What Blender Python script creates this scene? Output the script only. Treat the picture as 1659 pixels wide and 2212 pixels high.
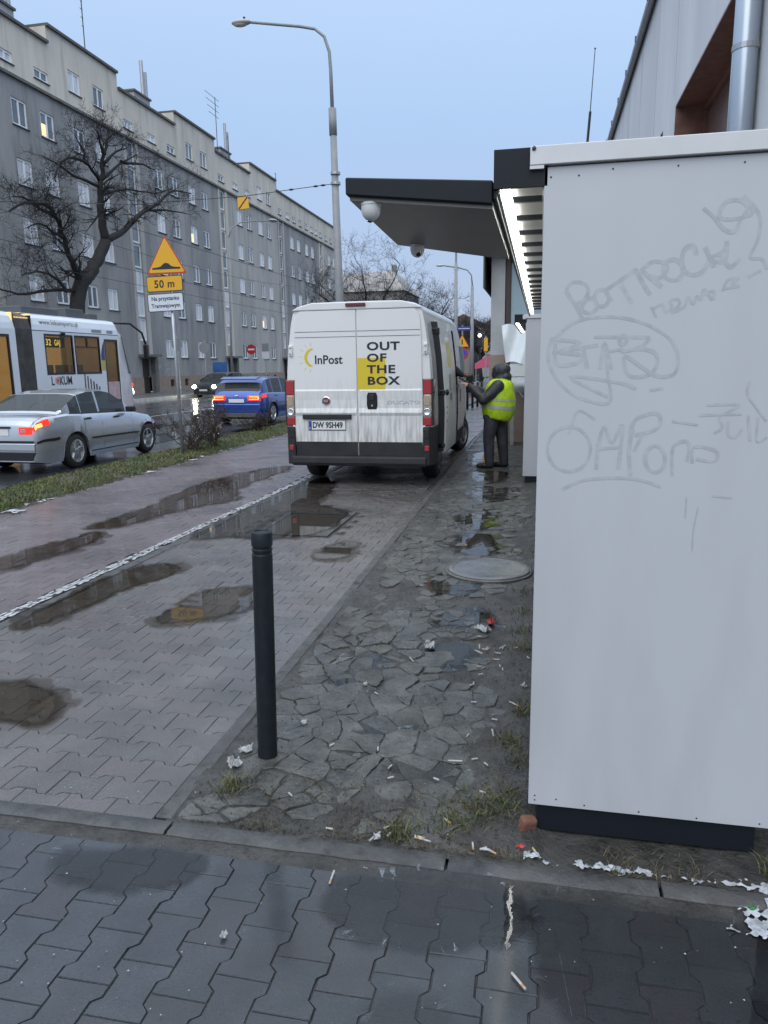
import bpy, math, random
from mathutils import Vector, Matrix
random.seed(7)
PI = math.pi
R = math.radians
for o in list(bpy.data.objects): bpy.data.objects.remove(o)
SC = bpy.context.scene
COL = SC.collection

# ------------------------------------------------------------------ camera
cd = bpy.data.cameras.new('camera'); cam = bpy.data.objects.new('camera', cd); COL.objects.link(cam); SC.camera = cam
cd.sensor_fit = 'VERTICAL'; cd.sensor_height = 36; cd.lens = 1597.97/2212*36
cd.clip_start = .05; cd.clip_end = 2000
yaw, pit, rol = -0.210424726, -0.196323978, -0.0145542769
fw = Vector((math.sin(yaw)*math.cos(pit), math.cos(yaw)*math.cos(pit), math.sin(pit)))
rt = Vector((math.cos(yaw), -math.sin(yaw), 0)); up = rt.cross(fw)
c_, s_ = math.cos(rol), math.sin(rol)
r2, u2 = c_*rt + s_*up, -s_*rt + c_*up
m = Matrix((r2, u2, -fw)).transposed().to_4x4(); m.translation = (0, 0, 1.62)
cam.matrix_world = m

# ------------------------------------------------------------------ sky
w = bpy.data.worlds.new('World'); SC.world = w; w.use_nodes = True
nt = w.node_tree; nt.nodes.clear()
def N(t, k, **kw):
    n = t.nodes.new(k)
    for a, b in kw.items(): setattr(n, a, b)
    return n
wo = N(nt, 'ShaderNodeOutputWorld'); bg = N(nt, 'ShaderNodeBackground'); nt.links.new(bg.outputs[0], wo.inputs[0])
tc = N(nt, 'ShaderNodeTexCoord'); sx = N(nt, 'ShaderNodeSeparateXYZ'); nt.links.new(tc.outputs['Generated'], sx.inputs[0])
rp = N(nt, 'ShaderNodeValToRGB'); nt.links.new(sx.outputs['Z'], rp.inputs[0])
els = [(0, (0.293, 0.337, 0.439)), (.10, (0.307, 0.381, 0.527)), (.28, (0.307, 0.428, 0.622)), (.45, (0.373, 0.498, 0.688)), (.7, (.84, .97, 1.15)), (1, (1.08, 1.18, 1.32))]
while len(rp.color_ramp.elements) < len(els): rp.color_ramp.elements.new(.5)
for e, (p, c) in zip(rp.color_ramp.elements, els): e.position = p; e.color = (*c, 1)
nz = N(nt, 'ShaderNodeTexNoise'); nz.inputs['Scale'].default_value = 1.6; nz.inputs['Detail'].default_value = 4
nt.links.new(tc.outputs['Generated'], nz.inputs['Vector'])
mr = N(nt, 'ShaderNodeMapRange'); mr.inputs['To Min'].default_value = .93; mr.inputs['To Max'].default_value = 1.07
nt.links.new(nz.outputs[0], mr.inputs[0])
ml = N(nt, 'ShaderNodeVectorMath', operation='SCALE'); nt.links.new(rp.outputs[0], ml.inputs[0]); nt.links.new(mr.outputs[0], ml.inputs['Scale'])
sky = N(nt, 'ShaderNodeTexSky', sky_type='NISHITA'); sky.sun_disc = False; sky.sun_elevation = R(42); sky.sun_rotation = R(200)
sk = N(nt, 'ShaderNodeVectorMath', operation='SCALE'); sk.inputs['Scale'].default_value = .009; nt.links.new(sky.outputs[0], sk.inputs[0])
ad = N(nt, 'ShaderNodeVectorMath', operation='ADD'); nt.links.new(ml.outputs[0], ad.inputs[0]); nt.links.new(sk.outputs[0], ad.inputs[1])
nt.links.new(ad.outputs[0], bg.inputs[0]); bg.inputs[1].default_value = 1

# ------------------------------------------------------------------ soft overcast sun, behind the camera to the left
sl = bpy.data.lights.new('sun', 'SUN'); sl.energy = 1.15; sl.angle = R(70); sl.color = (1, .98, .96)
so = bpy.data.objects.new('sun', sl); COL.objects.link(so)
sd = Vector((.06, .70, -.70)); so.rotation_euler = sd.to_track_quat('-Z', 'Y').to_euler()
vs = SC.view_settings; vs.view_transform = 'Standard'; vs.look = 'None'; vs.exposure = .45; vs.gamma = 1
SC.render.engine = 'CYCLES'
SC.cycles.max_bounces = 6; SC.cycles.transparent_max_bounces = 12; SC.cycles.caustics_reflective = False; SC.cycles.caustics_refractive = False
SC.cycles.sample_clamp_indirect = 4

# ------------------------------------------------------------------ materials
MATS = {}
def M(name, c, c2=None, scale=4, rough=.5, bump=0, bscale=60, metal=0, coat=0, crough=.08, spec=.5, rnd=0, rvar=0, emis=None, es=1, stretch=None, lo=.35, hi=.65, alpha=None, trans=0, detail=6, hue=None, speck=None):
    if name in MATS: return MATS[name]
    m = bpy.data.materials.new(name); m.use_nodes = True; t = m.node_tree; b = t.nodes['Principled BSDF']
    L = t.links.new
    b.inputs['Base Color'].default_value = (*c, 1); b.inputs['Roughness'].default_value = rough; b.inputs['Metallic'].default_value = metal
    b.inputs['Coat Weight'].default_value = coat; b.inputs['Coat Roughness'].default_value = crough; b.inputs['Specular IOR Level'].default_value = spec
    b.inputs['Transmission Weight'].default_value = trans
    g = N(t, 'ShaderNodeNewGeometry'); vec = g.outputs['Position']
    if stretch:
        mp = N(t, 'ShaderNodeMapping'); mp.inputs['Scale'].default_value = stretch; L(vec, mp.inputs[0]); vec2 = mp.outputs[0]
    else: vec2 = vec
    col = None
    if c2:
        n = N(t, 'ShaderNodeTexNoise'); n.inputs['Scale'].default_value = scale; n.inputs['Detail'].default_value = detail; n.inputs['Roughness'].default_value = .62; L(vec2, n.inputs['Vector'])
        r = N(t, 'ShaderNodeMapRange'); r.inputs['From Min'].default_value = lo; r.inputs['From Max'].default_value = hi; L(n.outputs[0], r.inputs[0])
        mx = N(t, 'ShaderNodeMix', data_type='RGBA'); mx.inputs[6].default_value = (*c, 1); mx.inputs[7].default_value = (*c2, 1); L(r.outputs[0], mx.inputs[0]); col = mx.outputs[2]
        if rvar:
            q = N(t, 'ShaderNodeMapRange'); q.inputs['To Min'].default_value = rough-rvar; q.inputs['To Max'].default_value = rough+rvar
            n2 = N(t, 'ShaderNodeTexNoise'); n2.inputs['Scale'].default_value = scale*.45; n2.inputs['Detail'].default_value = 4; L(vec2, n2.inputs['Vector'])
            q.inputs['From Min'].default_value = .35; q.inputs['From Max'].default_value = .65
            L(n2.outputs[0], q.inputs[0]); L(q.outputs[0], b.inputs['Roughness'])
    if rnd:
        oi = N(t, 'ShaderNodeObjectInfo'); a = N(t, 'ShaderNodeMath', operation='ADD'); L(oi.outputs['Random'], a.inputs[0]); L(g.outputs['Random Per Island'], a.inputs[1])
        f = N(t, 'ShaderNodeMath', operation='FRACT'); L(a.outputs[0], f.inputs[0])
        r = N(t, 'ShaderNodeMapRange'); r.inputs['To Min'].default_value = 1-rnd; r.inputs['To Max'].default_value = 1+rnd; L(f.outputs[0], r.inputs[0])
        v = N(t, 'ShaderNodeVectorMath', operation='SCALE'); L(r.outputs[0], v.inputs['Scale'])
        if col: L(col, v.inputs[0])
        else: v.inputs[0].default_value = c
        col = v.outputs[0]
        if hue:
            f2 = N(t, 'ShaderNodeMath', operation='MULTIPLY'); L(f.outputs[0], f2.inputs[0]); f2.inputs[1].default_value = 7.3
            f3 = N(t, 'ShaderNodeMath', operation='FRACT'); L(f2.outputs[0], f3.inputs[0])
            r3 = N(t, 'ShaderNodeMapRange'); r3.inputs['From Min'].default_value = .72; r3.inputs['From Max'].default_value = .8; L(f3.outputs[0], r3.inputs[0])
            f4 = N(t, 'ShaderNodeMath', operation='MULTIPLY'); L(r3.outputs[0], f4.inputs[0]); f4.inputs[1].default_value = .45
            mx = N(t, 'ShaderNodeMix', data_type='RGBA'); L(f4.outputs[0], mx.inputs[0]); L(col, mx.inputs[6]); mx.inputs[7].default_value = (*hue, 1); col = mx.outputs[2]
    for sc_, c_s, s_s, l_s, h_s, a_s in (speck or []):
        n = N(t, 'ShaderNodeTexNoise'); n.inputs['Scale'].default_value = s_s; n.inputs['Detail'].default_value = 3; n.inputs['Roughness'].default_value = .6
        mp = N(t, 'ShaderNodeMapping'); mp.inputs['Scale'].default_value = sc_; L(vec, mp.inputs[0]); L(mp.outputs[0], n.inputs['Vector'])
        r = N(t, 'ShaderNodeMapRange'); r.inputs['From Min'].default_value = l_s; r.inputs['From Max'].default_value = h_s; r.inputs['To Max'].default_value = a_s; L(n.outputs[0], r.inputs[0])
        mx = N(t, 'ShaderNodeMix', data_type='RGBA'); L(r.outputs[0], mx.inputs[0]); mx.inputs[7].default_value = (*c_s, 1)
        if col: L(col, mx.inputs[6])
        else: mx.inputs[6].default_value = (*c, 1)
        col = mx.outputs[2]
    if col: L(col, b.inputs['Base Color'])
    if bump:
        n = N(t, 'ShaderNodeTexNoise'); n.inputs['Scale'].default_value = bscale; n.inputs['Detail'].default_value = 5; n.inputs['Roughness'].default_value = .65; L(vec2 if stretch else vec, n.inputs['Vector'])
        bp = N(t, 'ShaderNodeBump'); bp.inputs['Strength'].default_value = bump; bp.inputs['Distance'].default_value = .01; L(n.outputs[0], bp.inputs['Height']); L(bp.outputs[0], b.inputs['Normal'])
    if emis: b.inputs['Emission Color'].default_value = (*emis, 1); b.inputs['Emission Strength'].default_value = es
    if alpha is not None: b.inputs['Alpha'].default_value = alpha
    MATS[name] = m; return m

def water(name, tint, bump=.0, rough=.015, boost=1.0, soft=False):
    m = bpy.data.materials.new(name); m.use_nodes = True; t = m.node_tree; t.nodes.clear(); L = t.links.new
    o = N(t, 'ShaderNodeOutputMaterial'); mx = N(t, 'ShaderNodeMixShader'); tr = N(t, 'ShaderNodeBsdfTransparent'); gl = N(t, 'ShaderNodeBsdfGlossy')
    tr.inputs[0].default_value = (*tint, 1); gl.inputs['Roughness'].default_value = rough
    fr = N(t, 'ShaderNodeFresnel'); fr.inputs[0].default_value = 1.33
    ml = N(t, 'ShaderNodeMath', operation='MULTIPLY'); ml.use_clamp = True; ml.inputs[1].default_value = boost; L(fr.outputs[0], ml.inputs[0])
    L(ml.outputs[0], mx.inputs[0]); L(tr.outputs[0], mx.inputs[1]); L(gl.outputs[0], mx.inputs[2]); L(mx.outputs[0], o.inputs[0])
    if bump:
        g = N(t, 'ShaderNodeNewGeometry'); n = N(t, 'ShaderNodeTexNoise'); n.inputs['Scale'].default_value = 9; n.inputs['Detail'].default_value = 3; L(g.outputs['Position'], n.inputs['Vector'])
        bp = N(t, 'ShaderNodeBump'); bp.inputs['Strength'].default_value = bump; bp.inputs['Distance'].default_value = .01; L(n.outputs[0], bp.inputs['Height']); L(bp.outputs[0], gl.inputs['Normal']); L(bp.outputs[0], fr.inputs['Normal'])
    if soft:
        at = N(t, 'ShaderNodeAttribute'); at.attribute_name = 'edge'
        m2 = N(t, 'ShaderNodeMath', operation='MULTIPLY'); L(ml.outputs[0], m2.inputs[0]); L(at.outputs['Fac'], m2.inputs[1]); L(m2.outputs[0], mx.inputs[0])
        mc = N(t, 'ShaderNodeMix', data_type='RGBA'); L(at.outputs['Fac'], mc.inputs[0]); mc.inputs[6].default_value = (1, 1, 1, 1); mc.inputs[7].default_value = (*tint, 1); L(mc.outputs[2], tr.inputs[0])
    MATS[name] = m; return m

def glass(name, tint=(.12, .14, .15), amount=.55, rough=.02):
    m = bpy.data.materials.new(name); m.use_nodes = True; t = m.node_tree; t.nodes.clear(); L = t.links.new
    o = N(t, 'ShaderNodeOutputMaterial'); mx = N(t, 'ShaderNodeMixShader'); tr = N(t, 'ShaderNodeBsdfTransparent'); b = N(t, 'ShaderNodeBsdfPrincipled')
    tr.inputs[0].default_value = (*[min(1, x*4) for x in tint], 1); b.inputs['Base Color'].default_value = (*tint, 1); b.inputs['Roughness'].default_value = rough; b.inputs['Specular IOR Level'].default_value = .8
    mx.inputs[0].default_value = amount; L(tr.outputs[0], mx.inputs[1]); L(b.outputs[0], mx.inputs[2]); L(mx.outputs[0], o.inputs[0])
    MATS[name] = m; return m

def dirty(name, base, dirt, z0, z1, rough=.3, coat=.5, n0=.38, n1=.72, sc=(14, 14, 1.6), amt=1):
    m = M(name, base, rough=rough, coat=coat); t = m.node_tree; L = t.links.new; b = t.nodes['Principled BSDF']
    g = N(t, 'ShaderNodeNewGeometry'); s = N(t, 'ShaderNodeSeparateXYZ'); L(g.outputs['Position'], s.inputs[0])
    mp = N(t, 'ShaderNodeMapping'); mp.inputs['Scale'].default_value = sc; L(g.outputs['Position'], mp.inputs[0])
    n = N(t, 'ShaderNodeTexNoise'); n.inputs['Scale'].default_value = 2.2; n.inputs['Detail'].default_value = 6; L(mp.outputs[0], n.inputs['Vector'])
    r = N(t, 'ShaderNodeMapRange'); r.inputs['From Min'].default_value = z1; r.inputs['From Max'].default_value = z0; L(s.outputs['Z'], r.inputs[0])
    n2 = N(t, 'ShaderNodeMapRange'); n2.inputs['From Min'].default_value = n0; n2.inputs['From Max'].default_value = n1; n2.inputs['To Max'].default_value = amt; L(n.outputs[0], n2.inputs[0])
    a = N(t, 'ShaderNodeMath', operation='MULTIPLY'); L(r.outputs[0], a.inputs[0]); L(n2.outputs[0], a.inputs[1])
    mx = N(t, 'ShaderNodeMix', data_type='RGBA'); mx.inputs[6].default_value = (*base, 1); mx.inputs[7].default_value = (*dirt, 1); L(a.outputs[0], mx.inputs[0]); L(mx.outputs[2], b.inputs['Base Color'])
    a2 = N(t, 'ShaderNodeMapRange'); a2.inputs['To Min'].default_value = rough; a2.inputs['To Max'].default_value = .75; L(a.outputs[0], a2.inputs[0]); L(a2.outputs[0], b.inputs['Roughness'])
    return m
# ------------------------------------------------------------------ mesh helpers
class B:
    def __init__(s): s.v = []; s.f = []
    def add(s, vs, fs):
        k = len(s.v); s.v += [tuple(p) for p in vs]; s.f += [tuple(i+k for i in f) for f in fs]; return s
    def box(s, x0, x1, y0, y1, z0, z1):
        return s.add([(x0,y0,z0),(x1,y0,z0),(x1,y1,z0),(x0,y1,z0),(x0,y0,z1),(x1,y0,z1),(x1,y1,z1),(x0,y1,z1)],
                     [(0,3,2,1),(4,5,6,7),(0,1,5,4),(1,2,6,5),(2,3,7,6),(3,0,4,7)])
    def prism(s, pts, axis, d0, d1):
        # pts: 2D outline; axis 'x': (y,z) 'y': (x,z) 'z': (x,y)
        n = len(pts)
        def P(p, d): return (d, p[0], p[1]) if axis == 'x' else (p[0], d, p[1]) if axis == 'y' else (p[0], p[1], d)
        vs = [P(p, d0) for p in pts] + [P(p, d1) for p in pts]
        fs = [tuple(range(n))[::-1], tuple(range(n, 2*n))] + [(i, (i+1) % n, (i+1) % n+n, i+n) for i in range(n)]
        return s.add(vs, fs)
    def tube(s, pts, rad, n=8, cap=True):
        pts = [Vector(p) for p in pts]; m = len(pts)
        if not hasattr(rad, '__len__'): rad = [rad]*m
        u = None; vs = []; fs = []
        for i, p in enumerate(pts):
            d = (pts[min(i+1, m-1)] - pts[max(i-1, 0)])
            if d.length < 1e-9: d = Vector((0, 0, 1))
            d.normalize()
            if u is None: u = d.orthogonal().normalized()
            else:
                u = u - d*u.dot(d)
                u = u.normalized() if u.length > 1e-6 else d.orthogonal().normalized()
            v = d.cross(u)
            for k in range(n):
                a = 2*PI*k/n; vs.append(p + (u*math.cos(a) + v*math.sin(a))*rad[i])
        for i in range(m-1):
            for k in range(n): fs.append((i*n+k, i*n+(k+1) % n, (i+1)*n+(k+1) % n, (i+1)*n+k))
        if cap: fs += [tuple(range(n))[::-1], tuple(range((m-1)*n, m*n))]
        return s.add(vs, fs)
    def lathe(s, prof, n=24, c=(0,0,0), axis='z', cap=True):
        vs = []; fs = []; m = len(prof)
        for r, h in prof:
            for k in range(n):
                a = 2*PI*k/n; x, y = r*math.cos(a), r*math.sin(a)
                q = (x, y, h) if axis == 'z' else (h, x, y) if axis == 'x' else (y, h, x)
                vs.append((q[0]+c[0], q[1]+c[1], q[2]+c[2]))
        for i in range(m-1):
            for k in range(n): fs.append((i*n+k, i*n+(k+1) % n, (i+1)*n+(k+1) % n, (i+1)*n+k))
        if cap: fs += [tuple(range(n))[::-1], tuple(range((m-1)*n, m*n))]
        return s.add(vs, fs)
    def ball(s, c, r, n=12, m=8):
        rx, ry, rz = r if hasattr(r, '__len__') else (r, r, r)
        vs = [(c[0], c[1], c[2]-rz)]; fs = []
        for i in range(1, m):
            t = PI*i/m
            for k in range(n):
                a = 2*PI*k/n; vs.append((c[0]+rx*math.sin(t)*math.cos(a), c[1]+ry*math.sin(t)*math.sin(a), c[2]-rz*math.cos(t)))
        vs.append((c[0], c[1], c[2]+rz)); e = len(vs)-1
        for k in range(n):
            fs.append((0, 1+(k+1) % n, 1+k)); fs.append((e, e-n+k, e-n+(k+1) % n))
        for i in range(m-2):
            for k in range(n): fs.append((1+i*n+k, 1+i*n+(k+1) % n, 1+(i+1)*n+(k+1) % n, 1+(i+1)*n+k))
        return s.add(vs, fs)
    def quad(s, a, b, c, d): return s.add([a, b, c, d], [(0, 1, 2, 3)])
    def grid(s, rows):
        n = len(rows[0]); k = len(s.v)
        for r in rows: s.v += [tuple(p) for p in r]
        for i in range(len(rows)-1):
            for j in range(n-1): s.f.append((k+i*n+j, k+i*n+j+1, k+(i+1)*n+j+1, k+(i+1)*n+j))
        return s
    def mesh(s, name, smooth=False):
        me = bpy.data.meshes.new(name); me.from_pydata(s.v, [], s.f); me.validate()
        if smooth: me.polygons.foreach_set('use_smooth', [True]*len(me.polygons))
        me.update(); return me
    def build(s, name, mat, parent=None, smooth=False, split=None, bevel=0, loc=None, seg=2, normals=False):
        me = s.mesh(name, smooth); me.materials.append(mat)
        if normals: fixn(me)
        o = link(name, me, parent, loc)
        if bevel:
            b = o.modifiers.new('b', 'BEVEL'); b.width = bevel; b.segments = seg; b.limit_method = 'ANGLE'; b.angle_limit = R(35)
        if split: e = o.modifiers.new('e', 'EDGE_SPLIT'); e.split_angle = R(split)
        return o
import bmesh
def fixn(me):
    bm = bmesh.new(); bm.from_mesh(me); bmesh.ops.remove_doubles(bm, verts=bm.verts, dist=1e-5); bmesh.ops.recalc_face_normals(bm, faces=bm.faces); bm.to_mesh(me); bm.free()
def link(name, me, parent=None, loc=None):
    o = bpy.data.objects.new(name, me); COL.objects.link(o)
    if parent: o.parent = parent
    if loc: o.location = loc
    return o
def tag(o, label=None, cat=None, group=None, kind=None):
    if label: o['label'] = label
    if cat: o['category'] = cat
    if group: o['group'] = group
    if kind: o['kind'] = kind
    return o
def thing(name, label, cat, loc=(0,0,0), rz=0, group=None):
    o = bpy.data.objects.new(name, None); COL.objects.link(o); o.location = loc; o.rotation_euler = (0, 0, rz); o.empty_display_size = .2
    return tag(o, label, cat, group)
def copy_tree(o, parent=None):
    c = o.copy(); COL.objects.link(c); c.parent = parent
    for ch in list(o.children): copy_tree(ch, c)
    return c
def text_mesh(body, size=1, bold=0, ext=0, sx=1, align='LEFT', spacing=1, shear=0, line=1):
    cu = bpy.data.curves.new('t', 'FONT'); cu.body = body; cu.size = size; cu.offset = bold; cu.extrude = ext; cu.align_x = align; cu.space_character = spacing; cu.shear = shear; cu.space_line = line
    cu.resolution_u = 3
    o = bpy.data.objects.new('t', cu); COL.objects.link(o)
    dg = bpy.context.evaluated_depsgraph_get(); me = bpy.data.meshes.new_from_object(o.evaluated_get(dg))
    bpy.data.objects.remove(o); bpy.data.curves.remove(cu)
    if sx != 1:
        for v in me.vertices: v.co.x *= sx
    return me
def text(name, body, mat, parent, origin, size, plane='-y', **kw):
    """flat lettering: cap height about 0.7*size; plane '-y' faces the viewer looking along +y, '+x' faces +x"""
    me = text_mesh(body, size, **kw); me.materials.clear(); me.materials.append(mat)
    o = link(name, me, parent, origin)
    o.rotation_euler = {'-y': (PI/2, 0, 0), '+x': (PI/2, 0, PI/2), '+z': (0, 0, 0)}[plane] if isinstance(plane, str) else plane
    return o
def lerp(a, b, t): return a+(b-a)*t
def pl(tab):
    def f(x):
        if x <= tab[0][0]: return tab[0][1]
        for (a, b), (c, d) in zip(tab, tab[1:]):
            if x <= c: return b+(d-b)*(x-a)/(c-a)
        return tab[-1][1]
    return f
def blob(cx, cy, rx, ry, n=26, jag=.25, rot=0, seed=0):
    rr = random.Random(seed); ph = [rr.uniform(0, 6.28) for _ in range(6)]; pts = []
    for k in range(n):
        a = 2*PI*k/n; q = 1+jag*(.5*math.sin(2*a+ph[0])+.35*math.sin(3*a+ph[1])+.25*math.sin(5*a+ph[2])+.18*math.sin(8*a+ph[3]))
        x, y = rx*q*math.cos(a), ry*q*math.sin(a); pts.append((cx+x*math.cos(rot)-y*math.sin(rot), cy+x*math.sin(rot)+y*math.cos(rot)))
    return pts
# ================================================================== GROUND
from mathutils import noise
def nse(x, y, s=1, z=0): return noise.noise((x*s, y*s, z))
mSoil = M('wet_soil', (.034, .032, .029), (.07, .067, .06), scale=7, rough=.5, bump=1.0, bscale=45, rvar=.26, speck=[((1, 1, 1), (.17, .165, .15), 130, .63, .74, .8), ((1, 1, 1), (.012, .011, .01), 30, .54, .72, .8)])
mAsph = M('wet_asphalt', (.035, .037, .04), (.055, .057, .06), scale=1.2, rough=.26, bump=.12, bscale=90, rvar=.14, coat=.6, crough=.1)
mPavN = M('slate_paver', (.02, .025, .03), (.038, .044, .05), scale=5, rough=.3, bump=.35, bscale=140, rvar=.2, rnd=.16, hue=(.036, .028, .03), coat=.55, crough=.12, speck=[((1, 1, 1), (.16, .17, .18), 220, .62, .72, .7), ((1, 1, 1), (.008, .009, .01), 110, .56, .72, .7), ((1, 1, 1), (.015, .016, .018), 2.2, .5, .7, .6)])
mPavM = M('grey_paver', (.082, .075, .071), (.128, .118, .112), scale=3, rough=.38, bump=.5, bscale=130, rvar=.26, rnd=.15, hue=(.125, .1, .1), coat=.5, crough=.22, speck=[((1, 1, 1), (.3, .29, .28), 190, .6, .72, .8), ((1, 1, 1), (.03, .028, .026), 90, .58, .75, .7), ((1, 1, 1), (.05, .045, .038), 1.1, .52, .72, .6)])
mPavC = M('red_paver', (.115, .093, .096), (.155, .128, .132), scale=2.2, rough=.36, bump=.35, bscale=110, rvar=.24, rnd=.12, coat=.45, crough=.22, speck=[((1, 1, 1), (.3, .27, .27), 150, .6, .74, .6), ((1, 1, 1), (.05, .042, .04), 70, .58, .75, .6), ((1, 1, 1), (.06, .052, .048), .9, .54, .74, .55)])
mEdge = M('edging_concrete', (.092, .091, .088), (.055, .056, .055), scale=9, rough=.5, bump=.6, bscale=70, rvar=.18, speck=[((1, 1, 1), (.2, .2, .19), 140, .6, .75, .6), ((1, 1, 1), (.02, .02, .019), 14, .52, .7, .7)])
mFlake = M('broken_concrete', (.036, .035, .031), (.10, .10, .088), scale=7, rough=.42, bump=1.0, bscale=38, rvar=.3, rnd=.22, coat=.2, crough=.2, detail=9, speck=[((1, 1, 1), (.24, .245, .22), 120, .6, .74, .7), ((1, 1, 1), (.018, .017, .015), 45, .55, .72, .8)])
mPaint = M('white_paint', (.58, .59, .6), (.3, .3, .3), scale=30, rough=.5)
mConc = M('concrete', (.26, .26, .25), (.18, .18, .175), scale=6, rough=.6, bump=.3)
mWater = water('puddle_water', (.84, .82, .78), boost=1.1, soft=True)
mWaterD = water('puddle_dark', (.74, .69, .61), boost=1.0, soft=True)
mWaterN = water('puddle_near', (.84, .85, .86), bump=.05, boost=1.3, soft=True)

g_ = B(); g_.quad((-600, -80, -.42), (600, -80, -.42), (600, 1200, -.42), (-600, 1200, -.42))
tag(g_.build('ground', mAsph), kind='structure')
g_ = B(); g_.grid([[(x, y, -.18) for x in (-21.6, -18, -14, -10, -7.3)] for y in (-15, 0, 10, 20, 40, 80, 160, 300)])
road = tag(g_.build('road', mAsph), kind='structure')
for x0, x1, segs in ((-11.36, -11.24, [(y, y+3.2) for y in range(6, 60, 6)]), (-14.55, -14.43, [(-5, 120)])):
    for a, b in segs:
        B().quad((x0, a, -.174), (x1, a, -.174), (x1, b, -.174), (x0, b, -.174)).build('lane_marking', mPaint, road)
mRail = M('rail_steel', (.3, .3, .31), rough=.25, metal=1)
for x in (-15.48, -16.92, -18.5, -19.94):
    B().box(x-.035, x+.035, -10, 160, -.19, -.172).build('tram_rail', mRail, road)
g_ = B(); g_.box(-27, -21.75, -15, 300, -.3, -.03); fp = tag(g_.build('far_pavement', M('far_paving', (.16, .16, .155), (.1, .1, .098), scale=1.5, rough=.45, rvar=.2)), kind='structure')
k = -15
kerbm = B().box(-21.75, -21.55, 0, .98, -.3, -.02).mesh('kerb_stone'); kerbm.materials.append(M('pale_kerb', (.5, .5, .48), (.35, .35, .33), scale=3, rough=.5))
for i in range(20, 75): link('kerb_stone', kerbm, fp, (0, i, 0))
g_ = B(); g_.quad((-6.15, -6, -.05), (14, -6, -.05), (14, 300, -.05), (-6.15, 300, -.05)); tag(g_.build('subsoil', mSoil), kind='structure')

# interlocking bone-shaped pavers (20 x 14 cm pitch)
def bone(Lh=.099, p=.14, gap=.0016, ins=.0022, z0=-.05, rot=False, half=0):
    w1, w2 = p/2+.0115-gap, p/2-.0115-gap
    o = [(-Lh, -w1), (-.061, -w1), (-.040, -w2), (.040, -w2), (.061, -w1), (Lh, -w1), (Lh, w1), (.061, w1), (.040, w2), (-.040, w2), (-.061, w1), (-Lh, w1)]
    if half: o = [q for q in o if q[0]*half > .03]; o = [(0, -w2 if half > 0 else w2)]*0+ ([(0.002*half, -w2)]+o+[(0.002*half, w2)] if half > 0 else o)
    if half < 0: o = [q for q in ((-.002, w2), (-.040, w2), (-.061, w1), (-Lh, w1), (-Lh, -w1), (-.061, -w1), (-.040, -w2), (-.002, -w2))]
    i_ = [(x*(1-ins/.09), y*(1-ins/.07)) for x, y in o]
    if rot: o = [(-y, x) for x, y in o]; i_ = [(-y, x) for x, y in i_]
    n = len(o); v = [(*q, z0) for q in o] + [(*q, -.004) for q in o] + [(*q, 0) for q in i_]
    f = [(a*n+k, a*n+(k+1) % n, (a+1)*n+(k+1) % n, (a+1)*n+k) for a in (0, 1) for k in range(n)] + [tuple(range(2*n, 3*n))]
    return v, f
def lay(struct, mat, xs, ys, inside, rot, maxind=300, name='paver', zoff=0, tilt=.006):
    """rot False: long side along x, rows step .14 in y.  rot True: long side along y"""
    K_ = .925 if rot else 1
    shp = {True: bone(rot=rot), 1: bone(rot=rot), 'L': bone(rot=rot, half=-1), 'R': bone(rot=rot, half=1)}; spots = []
    for k_ in shp: shp[k_] = ([(a, c*K_, d) for a, c, d in shp[k_][0]], shp[k_][1])
    if not rot:
        r = 0; y = ys[0]
        while y < ys[1]:
            x = xs[0]+(r % 2)*.1
            while x < xs[1]: spots.append((x, y)); x += .2
            y += .14; r += 1
    else:
        r = 0; x = xs[0]
        while x < xs[1]:
            y = ys[0]+(r % 2)*.1*K_
            while y < ys[1]: spots.append((x, y)); y += .2*K_
            x += .14; r += 1
    spots = [(x, y, inside(x, y)) for x, y in spots]; spots = [s for s in spots if s[2]]
    spots.sort(key=lambda s: s[0]**2+s[1]**2)
    seen = [s for s in spots if abs(math.atan2(s[0], s[1])+.21) < .52]; rest = [s for s in spots if s not in set(seen)]
    mes = {}
    for k_, (v, f) in shp.items(): mes[k_] = B().add(v, f).mesh('paver'); mes[k_].materials.append(mat)
    for x, y, k_ in seen[:maxind]:
        o = link(name, mes[k_], struct, (x, y, zoff+.0035*nse(x, y, 1.3)+random.uniform(-.0012, .0012)))
        o.rotation_euler = (random.gauss(0, tilt), random.gauss(0, tilt), random.gauss(0, .006))
    b = B()
    for x, y, k_ in seen[maxind:]+rest:
        v, f = shp[k_]
        z = zoff+.0035*nse(x, y, 1.3)+random.uniform(-.0012, .0012); tx, ty = random.gauss(0, tilt), random.gauss(0, tilt)
        b.add([(x+a, y+c, z+d+a*tx+c*ty) for a, c, d in v], f)
    if b.v: tag(b.build(name+'_field', mat, struct), kind='stuff')

wl = lambda y: -3.43+.022*(y-4)             # right edge of the white line
ed = lambda y: -1.295-.0055*(y-2.2)         # left edge of the long edging
g_ = B(); g_.quad((-3.3, -1, -.005), (1.8, -1, -.005), (1.8, 2.14, -.005), (-3.3, 2.14, -.005)); nearp = tag(g_.build('near_pavement', mSoil), kind='structure')
lay(nearp, mPavN, (-2.85, 1.5), (.30, 2.16), lambda x, y: True if y < 2.052 else 'L' if y < 2.145 else None, True)
g_ = B(); g_.quad((-3.4, 2.2, -.014), (-1.3, 2.2, -.014), (-1.4, 26, -.014), (-3.3, 26, -.014)); midp = tag(g_.build('pavement', mSoil), kind='structure')
hatch = (-2.78, -2.0, 6.72, 7.86)
def midin(x, y):
    if hatch[0]-.08 < x < hatch[1]+.08 and hatch[2]-.05 < y < hatch[3]+.05: return None
    if x < wl(y)+.02 or x > ed(y)-.02: return None
    if x < wl(y)+.12: return 'R'
    return 'L' if x > ed(y)-.12 else True
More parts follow.
